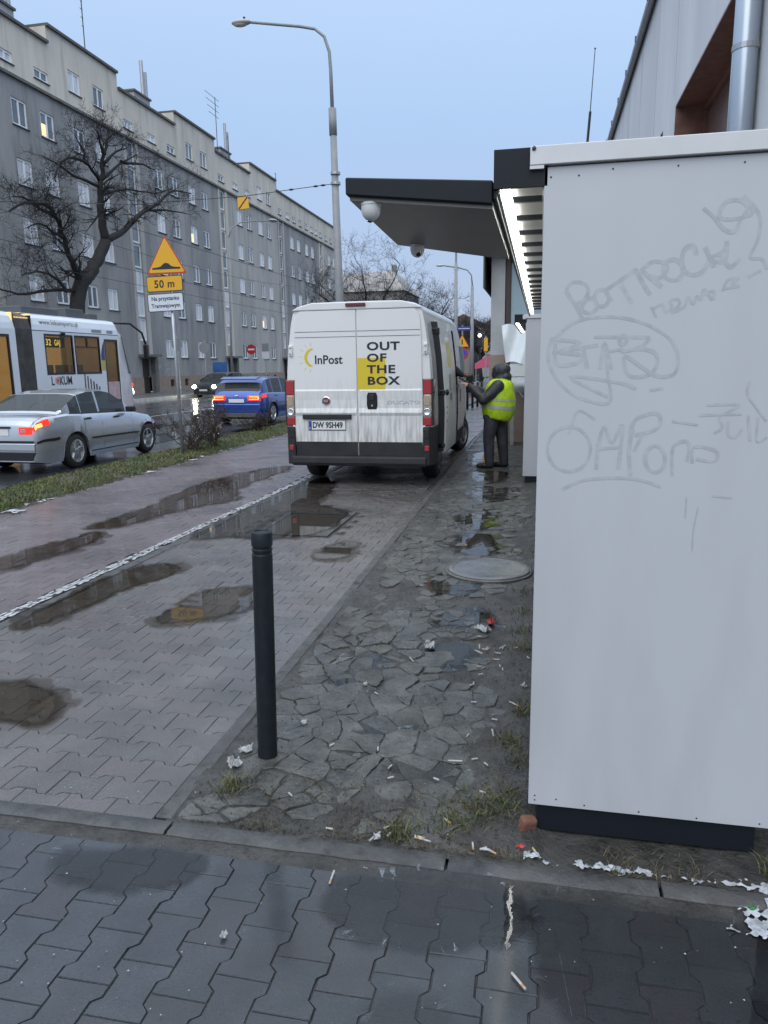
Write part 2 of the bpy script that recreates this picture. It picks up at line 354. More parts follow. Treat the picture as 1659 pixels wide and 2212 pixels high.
lay(midp, mPavM, (-3.455, -1.2), (2.225, 17), midin, False)
B().grid([[(wl(y)+.1, y, -.006), (ed(y), y, -.006)] for y in (17, 40, 80)]).build('paved_strip', mPavM, midp)
cyc = B(); cyc.quad((-6.12, 0, -.012), (-3.35, 0, -.012), (-3.2, 30, -.012), (-6.12, 30, -.012)); cyc = tag(cyc.build('cycle_path', mSoil), kind='structure')
lay(cyc, mPavC, (-6.05, -3.4), (2.4, 20), lambda x, y: x < wl(y)-.06, False, tilt=.004)
B().grid([[(-6.1, y, -.006), (wl(y)-.02, y, -.006)] for y in (20, 40, 100)]).build('paved_strip', mPavC, cyc)
# edging stones: beside the white line, along the broken pavement, across the foreground
def strip(parent, name, pts, mat, z1, gap=.006):
    for (x0, x1, y0, y1) in pts:
        j = random.uniform(-.003, .003)
        B().box(x0, x1, y0, y1, -.12, z1+j).build(name, mat, parent, bevel=.006, seg=1)
y = 2.22
while y < 24:
    x = ed(y); B().prism([(x-.058, y), (x+.012, y), (ed(y+.99)+.012, y+.99), (ed(y+.99)-.058, y+.99)], 'z', -.1, .004+random.uniform(-.003, .003)).build('edging_stone', mEdge, midp, bevel=.006, seg=1); y += 1
y = 2.3
while y < 24:
    B().prism([(wl(y)+.005, y), (wl(y)+.105, y), (wl(y+.99)+.105, y+.99), (wl(y+.99)+.005, y+.99)], 'z', -.1, .006+random.uniform(-.002, .002)).build('edging_stone', mEdge, cyc, bevel=.006, seg=1); y += 1
kerb = tag(bpy.data.objects.new('foreground_kerb', B().quad((-3.3, 2.13, -.1), (1.8, 2.13, -.1), (1.8, 2.215, -.1), (-3.3, 2.215, -.1)).mesh('k')), kind='structure'); COL.objects.link(kerb)
kerb.data.materials.append(mSoil)
for x0, x1 in ((-3.2, -2.23), (-2.23, -1.27), (-1.265, -.27), (-.265, .40), (.405, 1.4)):
    zz = .004+random.uniform(-.002, .003)
    rows = []
    n = 24
    for i in range(n+1):
        x = lerp(x0+.003, x1-.003, i/n); a = .006*nse(x, 3.1, 9); bb = .006*nse(x, 7.7, 7)
        rows.append([(x, 2.135+a, -.1), (x, 2.132+a, zz-.006), (x, 2.142+a, zz+.003*nse(x, 0, 12)), (x, 2.2+bb, zz+.003*nse(x, 5, 12)), (x, 2.212+bb, zz-.008), (x, 2.212+bb, -.1)])
    bb_ = B().grid(rows); bb_.f += [(0, 1, 2, 3, 4, 5), tuple(range(len(bb_.v)-6, len(bb_.v)))]
    bb_.build('kerb_stone', mEdge, kerb, smooth=True, split=40)
# worn white line: broken patches of paint on the pavers
wlo = tag(B().grid([[(wl(y)-.105, y, -.04), (wl(y)-.005, y, -.04)] for y in (3, 12)]).build('white_line', mSoil), kind='structure')
b = B(); rr = random.Random(3); y = 2.6
while y < 13:
    l = rr.uniform(.025, .075)
    for side in (0, 1, 2):
        if rr.random() < .84:
            a0 = -.098+side*.03+rr.uniform(-.008, .008); a1 = a0+.032+rr.uniform(-.014, .008)
            pts = [(wl(y)+lerp(a0, a1, .5)+ (a1-a0)*.5*math.cos(t)*rr.uniform(.8, 1.1), y+l*.5+l*.56*math.sin(t)*rr.uniform(.75, 1.1)) for t in [2*PI*k/9 for k in range(9)]]
            k = len(b.v); b.v += [(*p, .0075) for p in pts]; b.f.append(tuple(range(k, k+9)))
    y += l*.98
b.build('paint', mPaint, wlo)
b = B()
for (yy0, yy1) in ((6.1, 7.0),):
    b.quad((-6.0, yy0, .0065), (-5.93, yy0, .0065), (-5.93, yy1, .0065), (-6.0, yy1, .0065))
b.build('paint', mPaint, wlo)

# broken concrete beside the kiosk
def soilz(x, y):
    k = max(0, min(1, (y-2.2)/.25))
    return -.001+(.010*nse(x, y, 2.6)+.005*nse(x, y, 8)+.003*nse(x, y, 25))*(.3+.7*k)+.03*max(0, min(1, (x+.3)/.3))*(.6+.7*nse(x, y, 2.1))*k*(1 if x < .0 else max(0, 1-x/.06))-(.012 if x > .03 else 0)
rows = []
ny = 260
for i in range(ny+1):
    y = 2.19+22*(i/ny)**1.7; row = []
    for j in range(91):
        x = lerp(ed(y)-.01, 1.01, j/90)
        row.append((x, y, soilz(x, y)))
    rows.append(row)
brk = tag(B().grid(rows).build('broken_pavement', mSoil, smooth=True), kind='structure')
def clip(poly, nx, ny_, d):
    out = []
    for i in range(len(poly)):
        a, c = poly[i], poly[(i+1) % len(poly)]; da, dc = a[0]*nx+a[1]*ny_-d, c[0]*nx+c[1]*ny_-d
        if da <= 0: out.append(a)
        if (da < 0) != (dc < 0): t = da/(da-dc); out.append((a[0]+(c[0]-a[0])*t, a[1]+(c[1]-a[1])*t))
    return out
rr = random.Random(11); seeds = []
y = 2.28
while y < 12.5:
    st = .10+.02*rr.random()
    x = -1.27
    while x < .12:
        if rr.random() < .8: seeds.append((x+rr.uniform(-.07, .07), y+rr.uniform(-.07, .07)))
        x += st*rr.choice((.5, .7, 1.0, 1.5))
    y += st
pieces = []
for i, (sx_, sy_) in enumerate(seeds):
    if sx_ > -.02 or sx_ < -1.24: continue
    poly = [(sx_-.2, sy_-.2), (sx_+.2, sy_-.2), (sx_+.2, sy_+.2), (sx_-.2, sy_+.2)]
    for j, (qx, qy) in enumerate(seeds):
        if j == i or abs(qx-sx_) > .36 or abs(qy-sy_) > .36: continue
        nx, nyy = qx-sx_, qy-sy_; poly = clip(poly, nx, nyy, nx*(sx_+qx)/2+nyy*(sy_+qy)/2)
        if len(poly) < 3: break
    if len(poly) < 3: continue
    poly = [(max(-1.272, px), max(2.225, py)) for px, py in poly]
    cov = nse(sx_, sy_, 1.1, 4)+.35*nse(sx_, sy_, 4, 9)
    if sx_ > -.3: cov -= (sx_+.3)*2.2
    if sy_ < 2.5: cov -= .35*(2.5-sy_)/.3
    if cov < -.3: continue
    cx_, cy_ = sum(p[0] for p in poly)/len(poly), sum(p[1] for p in poly)/len(poly)
    gp = rr.choice((.985, .99, .993, .97)) if cov > -.1 else rr.uniform(.7, .97)
    pts = []
    for k in range(len(poly)):
        a, c = poly[k], poly[(k+1) % len(poly)]
        L_ = math.hypot(c[0]-a[0], c[1]-a[1]); m_ = max(1, int(L_/.03))
        for q in range(m_):
            t = q/m_; x, y = lerp(a[0], c[0], t), lerp(a[1], c[1], t)
            w_ = .007 if q else .003
            x += rr.uniform(-w_, w_); y += rr.uniform(-w_, w_)
            pts.append((cx_+(x-cx_)*gp, cy_+(y-cy_)*gp))
    area = abs(sum(p[0]*q[1]-q[0]*p[1] for p, q in zip(pts, pts[1:]+pts[:1])))/2
    if area < .0006: continue
    pieces.append((area/(cy_*cy_), cx_, cy_, pts, .002+.006*max(0, cov)+rr.uniform(0, .006)+.02*max(0, cx_+.25), rr.gauss(0, .03), rr.gauss(0, .03)))
pieces.sort(key=lambda p: -p[0])
def piece(b, p, ox, oy):
    _, cx_, cy_, pts, h, tx, ty = p; n = len(pts); v = []
    for s_, z in ((1.0, -.03), (1.0, h-.004), (.94, h)):
        for x, y in pts:
            dx, dy = (x-cx_)*s_, (y-cy_)*s_; v.append((cx_+dx-ox, cy_+dy-oy, z+(dx*tx+dy*ty if z > 0 else 0)))
    b.add(v, [(a*n+k, a*n+(k+1) % n, (a+1)*n+(k+1) % n, (a+1)*n+k) for a in (0, 1) for k in range(n)]+[tuple(range(2*n, 3*n))])
rest = B()
for i, p in enumerate(pieces):
    if i < 290:
        b = B(); piece(b, p, p[1], p[2]); b.build('concrete_piece', mFlake, brk, loc=(p[1], p[2], 0))
    else: piece(rest, p, 0, 0)
if rest.v: tag(rest.build('concrete_piece_field', mFlake, brk), kind='stuff')
# loose crumbs of concrete and grit
b = B(); rr = random.Random(5)
for _ in range(5000):
    y = 2.22+6*rr.random()**1.9; x = rr.uniform(-1.26, .0); s_ = .0012+.006*rr.random()**3
    z = soilz(x, y)-.003+.004*rr.random()
    b.add([(x-s_, y, z), (x+s_*.8, y-s_*.7, z), (x+s_*.3, y+s_, z), (x, y, z+s_*1.1+.006)], [(0, 1, 3), (1, 2, 3), (2, 0, 3)])
tag(b.build('grit', mFlake, brk), kind='stuff')

# puddles: thin sheets of water
mDamp = water('damp_film', (.86, .85, .83), rough=.12, boost=.55)
def puddle(pts, mat=mWater, z=.007, smooth=2, ring=True, soft_w=.05):
    for _ in range(smooth):
        q = []
        for a, c in zip(pts, pts[1:]+pts[:1]): q += [(lerp(a[0], c[0], .25), lerp(a[1], c[1], .25)), (lerp(a[0], c[0], .75), lerp(a[1], c[1], .75))]
        pts = q
    q = []
    for a, c in zip(pts, pts[1:]+pts[:1]): q += [(lerp(a[0], c[0], k/5), lerp(a[1], c[1], k/5)) for k in range(5)]
    pts = q
    pts = [(x+.06*nse(x, y, 3)+.035*nse(x, y, 9, 2)+.018*nse(x, y, 26, 3), y+.09*nse(x, y, 2.5, 5)+.04*nse(x, y, 9, 7)+.02*nse(x, y, 26, 8)) for x, y in pts]
    if sum(p[0]*q[1]-q[0]*p[1] for p, q in zip(pts, pts[1:]+pts[:1])) < 0: pts = pts[::-1]
    n = len(pts); out = []
    for i, (x, y) in enumerate(pts):
        a, c = pts[i-2], pts[(i+2) % n]; dx, dy = c[0]-a[0], c[1]-a[1]; L_ = math.hypot(dx, dy) or 1; d = soft_w*(.8+.6*nse(x, y, 6))
        out.append((x+dy/L_*d, y-dx/L_*d, z))
    b = B(); b.v = [(*p, z) for p in pts]+out; b.f = [tuple(range(n))]+[(i, i+n, (i+1) % n+n, (i+1) % n) for i in range(n)]
    o = tag(b.build('puddle', mat), kind='structure'); at = o.data.attributes.new('edge', 'FLOAT', 'POINT'); at.data.foreach_set('value', [1.0]*n+[0.0]*n)
    if z > 0 and ring:
        for k, (f, zz) in enumerate(((1.0, .06), (1.0, .13))):
            q = []
            for i, (x, y) in enumerate(pts):
                a, c = pts[i-1], pts[(i+1) % n]; dx, dy = c[0]-a[0], c[1]-a[1]; L_ = math.hypot(dx, dy) or 1; d = zz*(.6+.9*nse(x, y, 4, k)+.5*nse(x, y, 13, k)); d = max(.01, d)
                q.append((x+dy/L_*d, y-dx/L_*d, z-.0006*(k+1)))
            b2 = B(); b2.v = [(*p, z-.0006*(k+1)) for p in pts]+q; b2.f = [(i, i+n, (i+1) % n+n, (i+1) % n) for i in range(n)]
            b2.build('damp_edge', mDamp, o)
    return o
puddle([(-5.0, 5.05), (-4.62, 5.45), (-4.57, 5.84), (-4.42, 6.15), (-4.41, 6.5), (-4.2, 6.46), (-4.2, 5.65), (-4.3, 5.2), (-4.6, 4.8)], mWaterD)
puddle([(-4.6, 6.64), (-4.5, 7.3), (-4.55, 8.3), (-4.7, 9.5), (-4.46, 11.0), (-4.0, 11.8), (-3.95, 10.6), (-4.05, 9.6), (-3.95, 8.9), (-3.6, 8.6), (-4.0, 8.0), (-4.24, 7.2), (-4.3, 6.74)], mWaterD)
puddle([(-3.31, 4.5), (-3.31, 5.3), (-3.0, 5.5), (-2.84, 5.35), (-2.86, 5.05), (-3.05, 4.75), (-3.1, 4.2), (-3.2, 3.9), (-3.3, 3.9)], mWaterD)
puddle([(-3.28, 6.3), (-3.25, 7.6), (-3.25, 8.7), (-3.2, 10.4), (-2.9, 10.2), (-2.7, 9.4), (-2.72, 8.4), (-2.3, 8.1), (-2.05, 7.8), (-2.1, 6.75), (-2.65, 6.5), (-2.95, 6.65)], mWater)
puddle([(-2.43, 4.16), (-2.42, 4.81), (-2.2, 4.95), (-1.95, 4.9), (-1.95, 4.45), (-2.13, 4.28), (-2.29, 4.13)], mWater, .006)
puddle([(-2.9, 3.1), (-2.6, 3.16), (-2.36, 3.06), (-2.19, 2.8), (-2.36, 2.8), (-2.6, 2.75), (-2.9, 2.8)], mWaterD)
puddle([(-1.95, 5.9), (-1.8, 6.5), (-1.6, 6.45), (-1.62, 5.9)], mWater)
puddle([(-.62, 2.06), (-.3, 2.07), (-.02, 2.085), (.03, 1.99), (-.03, 1.93), (-.14, 1.86), (-.26, 1.80), (-.42, 1.82), (-.62, 1.88)], mWaterN, .0055, 3, False)
puddle([(-.36, 1.62), (-.2, 1.6), (-.14, 1.5), (-.15, 1.3), (-.25, 1.2), (-.34, 1.3), (-.38, 1.45)], mWaterN, .005, 2, False)
puddle([(.0, 2.09), (.5, 2.09), (.9, 2.08), (1.0, 1.7), (.6, 1.3), (.2, 1.45), (.02, 1.75)], mWaterN, .0052, 3, False)
puddle([(-1.55, 2.05), (-1.2, 2.06), (-1.05, 2.0), (-1.2, 1.9), (-1.5, 1.92)], mWaterN, .005, 2, False)
for cx_, cy_, rx, ry, sd_ in ((-.5, 3.95, .1, .15, 1), (-.75, 3.05, .16, .2, 2), (-.42, 4.55, .14, .16, 3), (-.62, 5.3, .13, .3, 4), (-.55, 6.6, .2, .4, 5), (-.62, 7.8, .2, .5, 6), (-.6, 9.3, .25, .6, 7), (-.75, 10.8, .22, .6, 8), (-.95, 12.8, .2, .9, 9), (-.42, 2.75, .13, .12, 10), (-.9, 3.6, .1, .2, 12)):
    puddle(blob(cx_, cy_, rx, ry, seed=sd_), mWater, .0065 if cy_ > 5 else .004, 1)
for cx_, cy_, rx, ry, sd_ in ((-9.9, 17.5, .7, 3, 21), (-11.5, 24, .8, 4, 22), (-8.2, 20, .4, 3, 23), (-13, 33, 1.2, 6, 24)):
    puddle(blob(cx_, cy_, rx, ry, seed=sd_), mWater, -.172, 1)

# round manhole cover standing proud, rectangular access hatch
mh = thing('manhole_cover', 'round concrete manhole cover standing proud of the broken pavement', 'manhole', (-.375, 5.7, 0))
B().lathe([(.345, -.06), (.345, .02), (.33, .026), (.32, .022)], 40).build('frame', M('wet_iron', (.07, .068, .065), (.12, .115, .11), scale=20, rough=.3), mh, smooth=True, split=30)
B().lathe([(.318, -.02), (.318, .03), (.305, .036), (.285, .036), (.28, .031), (.01, .031)], 40).build('lid', M('wet_concrete_lid', (.1, .1, .097), (.17, .17, .165), scale=7, rough=.2, bump=.15, rvar=.1), mh, smooth=True, split=30)
ha = thing('access_hatch', 'rectangular concrete access hatch flooded by the puddle behind the van', 'hatch', (-2.42, 7.29, 0))
for n_, bx in (('frame_rail', (-.36, -.29, -.56, .56)), ('frame_rail', (.29, .42, -.56, .56)), ('frame_rail', (-.29, .29, -.56, -.48)), ('frame_rail', (-.29, .29, .48, .56))):
    B().box(*bx, -.05, .004).build(n_, mEdge, ha, bevel=.004, seg=1)
B().box(-.28, .28, -.47, .47, -.06, -.006).build('cover_plate', M('rusty_plate', (.07, .06, .05), (.1, .09, .075), scale=8, rough=.35), ha)

# verge
rows = []
for i in range(121):
    y = -2+44*i/120; e = .07*nse(0, y, .8)+.03*nse(3, y, 3)
    rows.append([(-7.3, y, -.2), (-7.28, y, -.03), (-7.1, y, .02+.02*nse(1, y, 2)), (-6.8, y, .05+.03*nse(2, y, 2)), (-6.45, y, .045+.03*nse(5, y, 2)), (-6.15+e, y, .015), (-6.06+e, y, -.03)])
verge = tag(B().grid(rows).build('verge', M('verge_soil', (.05, .045, .032), (.035, .04, .02), scale=9, rough=.7, bump=.6), smooth=True), kind='structure')
def blades(n, place, hmin, hmax, wd=.004, bend=.5, seed=1):
    rr = random.Random(seed); b = B()
    for _ in range(n):
        q = place(rr)
        if q is None: continue
        x, y, z = q; h = rr.uniform(hmin, hmax); a = rr.uniform(0, 6.28); l = rr.uniform(.2, 1)*bend*h; wx, wy = math.cos(a)*wd, math.sin(a)*wd
        d = rr.uniform(0, 6.28); dx, dy = math.cos(d)*l, math.sin(d)*l
        k = len(b.v)
        b.v += [(x-wx, y-wy, z), (x+wx, y+wy, z), (x+dx*.4+wx*.8, y+dy*.4+wy*.8, z+h*.62), (x+dx*.4-wx*.8, y+dy*.4-wy*.8, z+h*.62), (x+dx, y+dy, z+h*.9)]
        b.f += [(k, k+1, k+2, k+3), (k+3, k+2, k+4)]
    return b
mGrass = M('grass_blades', (.07, .105, .018), (.13, .125, .045), scale=2.5, rough=.6, rnd=.45)
mGrassG = M('green_blades', (.06, .085, .02), (.12, .1, .045), scale=14, rough=.55, rnd=.5)
def vp_(rr):
    y = 6+26*rr.random()**1.5; e = .07*nse(0, y, .8)+.03*nse(3, y, 3); x = rr.uniform(-7.25, -6.1+e)
    if nse(x, y, 1.7, 3) < -.28 and rr.random() < .75: return None
    return x, y, .04*(1-((x+6.68)/.6)**2)
tag(blades(46000, vp_, .015, .065, .0055, 1.3, 2).build('grass', mGrass), 'short rough grass on the verge between cycle path and road', 'grass', kind='stuff')
cl = [(-.2, 2.47, .10), (-.28, 2.38, .08), (-.08, 2.62, .10), (-.05, 2.85, .08), (-.1, 2.5, .09), (-.45, 2.3, .06), (-.04, 3.3, .06), (-.05, 4.1, .1), (-.04, 4.4, .1), (-.06, 4.75, .1), (-.1, 3.0, .06), (-.06, 5.2, .12), (-.03, 6.3, .2), (-.1, 7.5, .3), (-.12, 8.8, .3), (-1.15, 2.45, .05), (.9, 2.42, .1), (.78, 2.3, .05)]
def tp_(rr):
    c = rr.choice(cl); x, y = c[0]+rr.gauss(0, c[2]*.5), c[1]+rr.gauss(0, c[2]*.6)
    if x > -.0 and y > 2.36 and x < .75: return None
    return x, y, .0
tag(blades(2600, tp_, .012, .055, .0022, 1.8, 5).build('weeds', mGrassG), 'straggly green weeds and grass along the foot of the parcel locker', 'weeds', kind='stuff')
def dl_(rr):
    y = 2.22+rr.random()**1.6*.35; x = rr.uniform(-1.2, .85)
    if nse(x, y, 5, 1) < .0 or (y > 2.36 and x > 0): return None
    return x, y, soilz(x, y)+.002
mDead = M('dead_straw', (.06, .048, .03), (.11, .09, .055), scale=20, rough=.7, rnd=.5)
tag(blades(4200, dl_, .006, .022, .0014, 3.5, 9).build('dead_grass', mDead), 'matted dead grass behind the foreground kerb', 'dead grass', kind='stuff')
# ================================================================== PARCEL LOCKERS
GRAF = [(0.0056,[(0.063,1.832),(0.074,1.852),(0.097,1.857),(0.121,1.847),(0.128,1.824),(0.114,1.801),(0.094,1.79),(0.113,1.751)]),(0.0056,[(0.063,1.832),(0.082,1.802),(0.109,1.775),(0.136,1.765),(0.156,1.782),(0.146,1.806),(0.123,1.804),(0.109,1.778)]),(0.0056,[(0.189,1.807),(0.187,1.797),(0.182,1.789),(0.174,1.784),(0.164,1.784),(0.156,1.789),(0.149,1.798),(0.147,1.809),(0.149,1.819),(0.154,1.828),(0.162,1.832),(0.172,1.832),(0.18,1.827),(0.186,1.818),(0.189,1.807)]),(0.0056,[(0.198,1.798),(0.18,1.828),(0.197,1.842),(0.266,1.888)]),(0.0063,[(0.222,1.844),(0.256,1.791)]),(0.0063,[(0.26,1.888),(0.306,1.812)]),(0.0063,[(0.28,1.882),(0.339,1.834)]),(0.0056,[(0.277,1.882),(0.307,1.906),(0.341,1.902),(0.35,1.882),(0.329,1.86),(0.304,1.867)]),(0.0056,[(0.395,1.88),(0.393,1.868),(0.386,1.858),(0.375,1.852),(0.363,1.853),(0.351,1.859),(0.343,1.869),(0.339,1.882),(0.341,1.895),(0.348,1.905),(0.359,1.91),(0.372,1.91),(0.383,1.903),(0.391,1.893),(0.395,1.88)]),(0.0063,[(0.431,1.921),(0.418,1.946),(0.397,1.939),(0.39,1.911),(0.398,1.88),(0.421,1.865),(0.448,1.873),(0.462,1.897)]),(0.006,[(0.451,1.942),(0.48,1.885)]),(0.006,[(0.51,1.956),(0.504,1.929),(0.464,1.908),(0.506,1.901),(0.51,1.95)]),(0.0053,[(0.494,1.918),(0.523,1.884),(0.548,1.907)]),(0.0039,[(0.311,1.778),(0.327,1.748)]),(0.0039,[(0.314,1.769),(0.342,1.785),(0.352,1.762),(0.37,1.776),(0.364,1.793),(0.386,1.798),(0.39,1.781),(0.371,1.762),(0.404,1.775),(0.413,1.803),(0.429,1.783),(0.438,1.805),(0.45,1.796),(0.456,1.824),(0.48,1.795),(0.484,1.818),(0.457,1.81)]),(0.0039,[(0.506,1.817),(0.52,1.847),(0.547,1.852),(0.532,1.836),(0.551,1.83),(0.511,1.823)]),(0.0039,[(0.574,1.854),(0.607,1.872)]),(0.0053,[(0.439,2.049),(0.47,2.023),(0.499,1.989),(0.527,1.982),(0.543,2.014),(0.559,2.045),(0.536,2.065),(0.5,2.062),(0.483,2.033),(0.497,2.016),(0.545,2.018),(0.573,2.034),(0.546,2.076)]),(0.0042,[(0.563,2.061),(0.593,2.017),(0.592,1.957),(0.575,1.909),(0.607,1.902),(0.623,1.874)]),(0.0046,[(0.36,1.572),(0.39,1.583),(0.396,1.63),(0.37,1.683),(0.294,1.731),(0.201,1.752),(0.101,1.743),(0.034,1.693),(0.014,1.655),(0.028,1.594),(0.079,1.532),(0.152,1.498),(0.206,1.5),(0.195,1.585),(0.186,1.664)]),(0.0056,[(0.019,1.691),(0.11,1.677),(0.048,1.651),(0.114,1.641),(0.1,1.617),(0.043,1.615),(0.035,1.678)]),(0.0056,[(0.119,1.668),(0.133,1.601)]),(0.0049,[(0.027,1.648),(0.163,1.67)]),(0.0056,[(0.172,1.598),(0.182,1.675),(0.204,1.597)]),(0.0046,[(0.15,1.694),(0.313,1.69)]),(0.0046,[(0.173,1.646),(0.24,1.657)]),(0.0053,[(0.221,1.692),(0.23,1.669),(0.247,1.68),(0.235,1.698),(0.224,1.675)]),(0.0053,[(0.313,1.688),(0.286,1.662),(0.231,1.648),(0.286,1.656),(0.33,1.643),(0.337,1.608),(0.313,1.578),(0.261,1.576),(0.242,1.615),(0.25,1.633),(0.325,1.581),(0.365,1.572)]),(0.0046,[(0.28,1.536),(0.233,1.555),(0.083,1.575),(0.199,1.513)]),(0.0042,[(0.321,1.532),(0.358,1.539)]),(0.0046,[(0.154,1.351),(0.148,1.321),(0.131,1.296),(0.105,1.281),(0.075,1.281),(0.048,1.294),(0.029,1.319),(0.021,1.35),(0.027,1.381),(0.045,1.406),(0.071,1.419),(0.1,1.42),(0.127,1.406),(0.146,1.382),(0.154,1.351)]),(0.0035,[(0.163,1.445),(0.111,1.47),(0.086,1.401)]),(0.0053,[(0.173,1.288),(0.175,1.352),(0.191,1.42),(0.217,1.371),(0.246,1.427),(0.239,1.289)]),(0.0046,[(0.17,1.352),(0.242,1.358)]),(0.006,[(0.277,1.268),(0.269,1.346),(0.275,1.414)]),(0.0053,[(0.269,1.402),(0.285,1.445),(0.342,1.463),(0.357,1.433),(0.334,1.409),(0.284,1.396)]),(0.0046,[(0.305,1.396),(0.284,1.346)]),(0.0053,[(0.376,1.322),(0.375,1.305),(0.367,1.29),(0.356,1.282),(0.343,1.282),(0.331,1.29),(0.322,1.304),(0.318,1.322),(0.32,1.34),(0.327,1.354),(0.339,1.362),(0.352,1.362),(0.364,1.354),(0.373,1.34),(0.376,1.322)]),(0.0046,[(0.4,1.27),(0.398,1.36),(0.44,1.375),(0.441,1.317)]),(0.0046,[(0.456,1.311),(0.458,1.36),(0.522,1.349),(0.518,1.318),(0.466,1.324)]),(0.0046,[(0.07,1.221),(0.131,1.251),(0.222,1.261),(0.306,1.256),(0.367,1.236)]),(0.0035,[(0.466,1.457),(0.587,1.46)]),(0.0035,[(0.487,1.487),(0.576,1.487),(0.526,1.454),(0.535,1.421),(0.512,1.403)]),(0.0035,[(0.55,1.439),(0.552,1.4),(0.572,1.391),(0.59,1.416)]),(0.0035,[(0.604,1.457),(0.615,1.38)]),(0.0032,[(0.602,1.557),(0.599,1.516),(0.655,1.44)]),(0.0032,[(0.632,1.451),(0.634,1.38),(0.661,1.392)]),(0.0021,[(0.446,1.205),(0.446,1.138)]),(0.0021,[(0.482,1.174),(0.473,1.104),(0.473,1.034)]),(0.0035,[(0.39,1.439),(0.465,1.427)]),(0.0028,[(0.52,1.21),(0.577,1.205)])]
mPanel = dirty('locker_panel', (.50, .51, .525), (.37, .375, .375), .0, 2.6, rough=.4, coat=.15, n0=.42, n1=.8, sc=(2.2, 2.2, .5), amt=.75)
mPanelW = M('fascia_white', (.66, .66, .65), (.58, .58, .57), scale=3, rough=.4)
mAnth = M('anthracite_metal', (.008, .011, .015), (.011, .014, .018), scale=5, rough=.5, spec=.25)
mPlinth = M('plinth_dark', (.006, .009, .014), rough=.6, spec=.3)
mUnder = M('canopy_underside', (.15, .147, .138), (.125, .122, .115), scale=2, rough=.45)
mLed = M('led_tube', (1, 1, 1), emis=(1, .99, .93), es=8)
mGalv = M('galvanised', (.45, .46, .47), (.36, .37, .38), scale=8, rough=.35, metal=.6)
mScrew = M('screw_dark', (.06, .065, .07), rough=.4, metal=.5)
mGraf = M('faded_marker', (.37, .39, .41), (.47, .48, .495), scale=30, rough=.5)
mDome = M('dome_white', (.82, .82, .8), (.68, .68, .66), scale=12, rough=.3)
mBlack = M('black_plastic', (.012, .012, .013), rough=.35)
mBlackG = M('black_gloss', (.006, .006, .007), rough=.08)
def locker(label, loc, ln, main):
    t = thing('parcel_locker', label, 'parcel locker', loc)
    W = .765
    B().box(0, W, .012, ln, .10, 2.19).build('cabinet', M('cabinet_grey', (.4, .41, .42), rough=.5), t)
    ep = B().box(-.010, W+.004, 0, .010, .10, 2.188).build('end_panel', mPanel, t, bevel=.0015, seg=1)
    B().box(.02, W-.03, .02, ln-.05, -.005, .098).build('plinth', mPlinth, t)
    for fx, fy in ((.06, .12), (.66, .12), (.06, ln-.2), (.66, ln-.2)):
        B().lathe([(.03, -.03), (.03, 0), (.012, .004), (.012, .03)], 12, (fx, fy, 0)).build('foot', mBlack, t)
    # header with strip light under it
    h = B().box(-.16, .0, 0, .012, 2.135, 2.246).box(-.16, -.150, .012, ln, 2.11, 2.246).box(-.15, .0, .012, ln, 2.236, 2.246).build('header', mAnth, t, bevel=.001, seg=1)
    B().box(-.149, -.014, .013, ln-.02, 2.190, 2.20).build('reflector', M('reflector_grey', (.2, .2, .19), (.15, .15, .145), scale=4, rough=.3), h)
    B().box(-.014, -.0105, .013, ln, 2.11, 2.19).build('inner_lip', M('lip_white', (.7, .7, .69), rough=.35), h)
    y = .30; k = 0
    while y < ln-.1:
        B().box(-.148, -.016, y-.011, y+.011, 2.152, 2.170).build('crossbar', mAnth, h); y += .33 if main else .2
    y = .02
    while y < ln-.1:
        e = min(y+(.26 if y < .1 else .31), ln-.05); B().box(-.134, -.112, y, e, 2.134, 2.150).build('led_tube', mLed, h); y = e+.012
    B().box(-.1475, -.141, .02, ln-.05, 2.125, 2.15).build('led_reflection_strip', M('led_reflection_pale', (.8, .8, .78), rough=.2), h)  # pale strip painted for the tube light's reflection along the outer edge
    fa = B().box(-.053, W+.6 if main else W, -.016, .0, 2.192, 2.245).build('fascia', mPanelW, t, bevel=.002, seg=1)
    B().box(-.053, -.012, -.014, .0, 2.182, 2.1915).build('fascia_return', mPanelW, t)
    B().box(-.0, W+.6 if main else W, .0, ln, 2.191, 2.240).build('roof', mPanelW, t)
    B().lathe([(.006, 0), (.006, -.004), (.003, -.006)], 10, (-.042, -.016, 2.238), 'y').build('bolt', mScrew, fa)
    for sx_, sz in ((.009, 2.159), (.089, 2.159), (.185, 2.171), (.365, 2.168), (.542, 2.166), (.72, 2.165), (.012, .118), (.012, .135), (.085, .128), (.18, .116), (.36, .113), (.545, .112), (.74, .115)):
        B().lathe([(.003, 0), (.003, -.0008), (.0015, -.0014)], 8, (sx_, .0, sz), 'y').build('screw', mScrew, ep)
    # compartment doors on the street side
    cols = int(ln/.5); dm = {}
    for c in range(cols):
        z = .14; r = 0
        for hgt in ((.2, .2, .4, .2, .2, .4, .2, .2) if c % 2 else (.4, .2, .2, .2, .4, .2, .2, .2)):
            key = hgt
            if key not in dm:
                dm[key] = B().box(-.0085, .0, .006, .494, .006, hgt-.006).mesh('locker_door'); dm[key].materials.append(mPanelW)
            link('locker_door', dm[key], t, (0, .02+c*.5*(ln-.04)/(cols*.5), z)); z += hgt
    return t, ep
lk, ep = locker('large pale grey parcel locker end with faded graffiti in the foreground', (0, 2.4, 0), 6.0, True)
